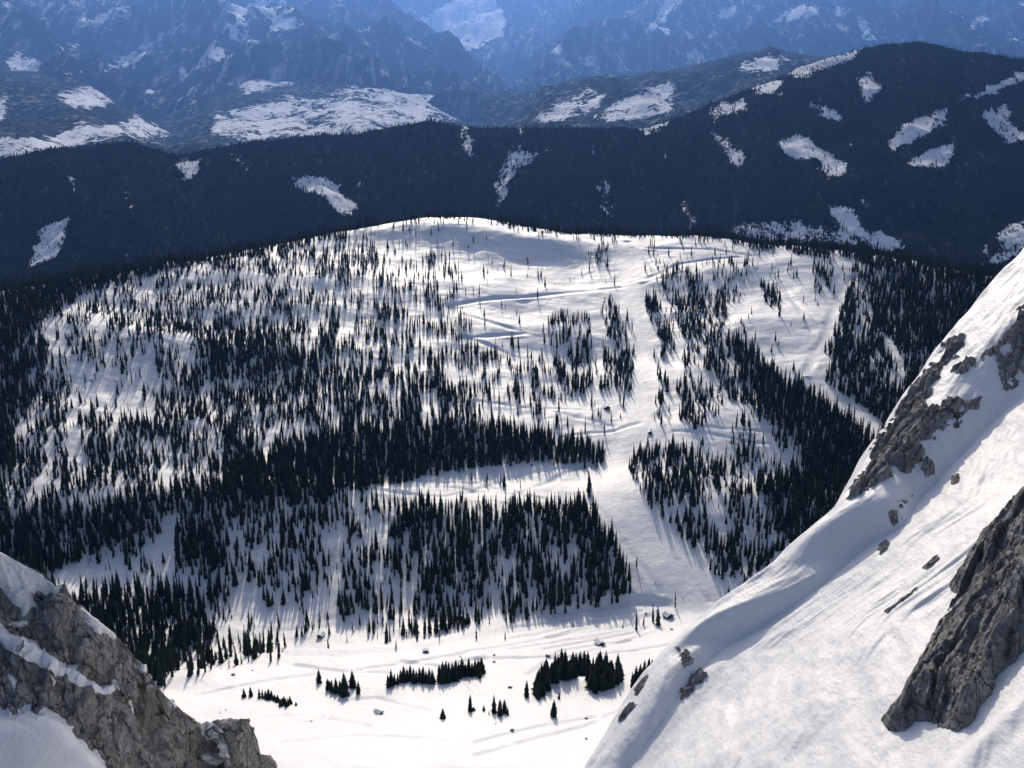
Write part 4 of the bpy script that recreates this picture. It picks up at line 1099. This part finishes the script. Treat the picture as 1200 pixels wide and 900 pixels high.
for i, (x, y, w, lb) in enumerate([(642, 769, 2.9, "rounded grey boulder just uphill of the crescent clump"), (579, 768, 1.9, "upper of two grey boulders one above the other, uphill of the dense meadow block"), (579, 776, 2.1, "lower of two grey boulders one above the other, uphill of the dense meadow block"),
        (539, 770, 1.3, "small boulder between the hay shed and the dense meadow block"), (523, 776, 1.2, "small boulder just behind the first trees of the dense meadow block"), (600, 856, 2.2, "flat dark boulder on bare snow below the small three-tree tuft"),
        (581, 848, 1.0, "pebble-sized boulder right below the small three-tree tuft"), (598, 806, 2.6, "snow-smothered flat boulder beside the pointed lone spruce"), (687, 842, 1.9, "upper of two flat stones below the crescent clump's end"), (687, 866, 1.6, "lower of two flat stones below the crescent clump's end"),
        (273, 791, 2.4, "snow-capped boulder near the meadow edge behind the rock crag"), (296, 786, 1.3, "flat pale stone on the meadow edge uphill of the paired small spruces"), (770, 716, 2.0, "boulder with a snow cap at the foot of the piste, beside the barn"), (757, 719, 2.0, "boulder in the snow bank along the valley track near the barn"), (787, 738, 2.4, "dark boulder downhill of the barn, against the ridge lip"), (365, 845, 1.0, "tiny stone beside the looping ski track")]):
    P = hill_hit(x, y)
    if P is None: continue
    b = obj("boulder", BM_[i % 3][0], None, label=lb, cat="boulder", loc=(P[0], P[1], P[2] + .1 * w)); w *= .55; b.scale = (w, w, w); b.rotation_euler.z = i * 1.3
    obj("snow_cap", BM_[i % 3][1], None, b)
# a skier: one skinned body, skis and poles
me = bpy.data.meshes.new("skier_body")
J = [(0, 0, .92), (0, .02, 1.15), (0, .06, 1.42), (0, .08, 1.52), (0, .11, 1.62), (0, .12, 1.74),
     (-.11, 0, .88), (-.14, .14, .50), (-.13, .02, .10), (-.13, .16, .05), (.11, 0, .88), (.14, .14, .50), (.13, .02, .10), (.13, .16, .05),
     (-.20, .06, 1.40), (-.32, .02, 1.14), (-.30, .24, 1.02), (.20, .06, 1.40), (.32, .02, 1.14), (.30, .24, 1.02)]
E = [(0, 1), (1, 2), (2, 3), (3, 4), (4, 5), (0, 6), (6, 7), (7, 8), (8, 9), (0, 10), (10, 11), (11, 12), (12, 13), (2, 14), (14, 15), (15, 16), (2, 17), (17, 18), (18, 19)]
me.from_pydata(J, E, []); me.materials.append(plain("dark_ski_clothes", (.03, .035, .06)))
rad = [.16, .15, .17, .07, .11, .09, .11, .08, .06, .06, .11, .08, .06, .06, .08, .06, .05, .08, .06, .05]
M_SKI = plain("ski_topsheet", (.25, .04, .03), .4)
ski_me = prism("ski", [(-.045, 0), (.045, 0), (.045, .03), (-.045, .03)], -.75, .95)
pole_me = prism("ski_pole", [(-.012, -.012), (.012, -.012), (.012, .012), (-.012, .012)], 0, 1.15)
for x, y, rot, lb in ((768, 684, 2.5, "skier in dark clothing on the wide lower piste, uphill of the other one"), (800, 702, 2.9, "skier in dark clothing near the foot of the wide piste above the barn"), (265, 833, 1.2, "skier standing on the meadow behind the crag's end pillar"), (258, 836, 1.6, "skier bent low beside another one behind the crag's end pillar")):
    P = hill_hit(x, y)
    if P is None: continue
    t = obj("person", me, None, label=lb, cat="person", loc=tuple(P)); t.rotation_euler.z = rot
    if not me.skin_vertices:
        md = t.modifiers.new("skin", 'SKIN'); md.use_smooth_shade = True
        for sv, r_ in zip(me.skin_vertices[0].data, rad): sv.radius = (r_, r_)
        me.skin_vertices[0].data[0].use_root = True
    else: md = t.modifiers.new("skin", 'SKIN')
    t.modifiers.new("subdivision", 'SUBSURF').levels = 1
    for sx in (-.13, .13):
        k = obj("ski", ski_me, M_SKI, t, loc=(sx, .05, 0))
        q = obj("ski_pole", pole_me, M_SKI, t, loc=(sx * 2.3, .24, 1.02)); q.rotation_euler = (math.radians(-105), 0, 0)

# ------------------------------------------------------------------ haze
hz, nt, p = new_mat("haze_air")
nt.nodes.remove(p)
pv = nt.nodes.new("ShaderNodeVolumePrincipled")
pv.inputs["Color"].default_value = (.16, .37, 1.0, 1)
pv.inputs["Density"].default_value = 2.1e-5
pv.inputs["Anisotropy"].default_value = .6
L(nt, pv.outputs[0], nt.nodes["Material Output"].inputs["Volume"])
x0, x1, y0, y1, z0, z1 = -46000, 46000, -16000, 71000, -1340, 4600
V = [(x, y, z) for z in (z0, z1) for y in (y0, y1) for x in (x0, x1)]
F = np.array([(0, 2, 3, 1), (4, 5, 7, 6), (0, 1, 5, 4), (2, 6, 7, 3), (0, 4, 6, 2), (1, 3, 7, 5)])
obj("haze", raw_mesh("haze", np.array(V), [F], False), hz, kind="stuff", label="thin blue winter haze filling the valleys", cat="haze")
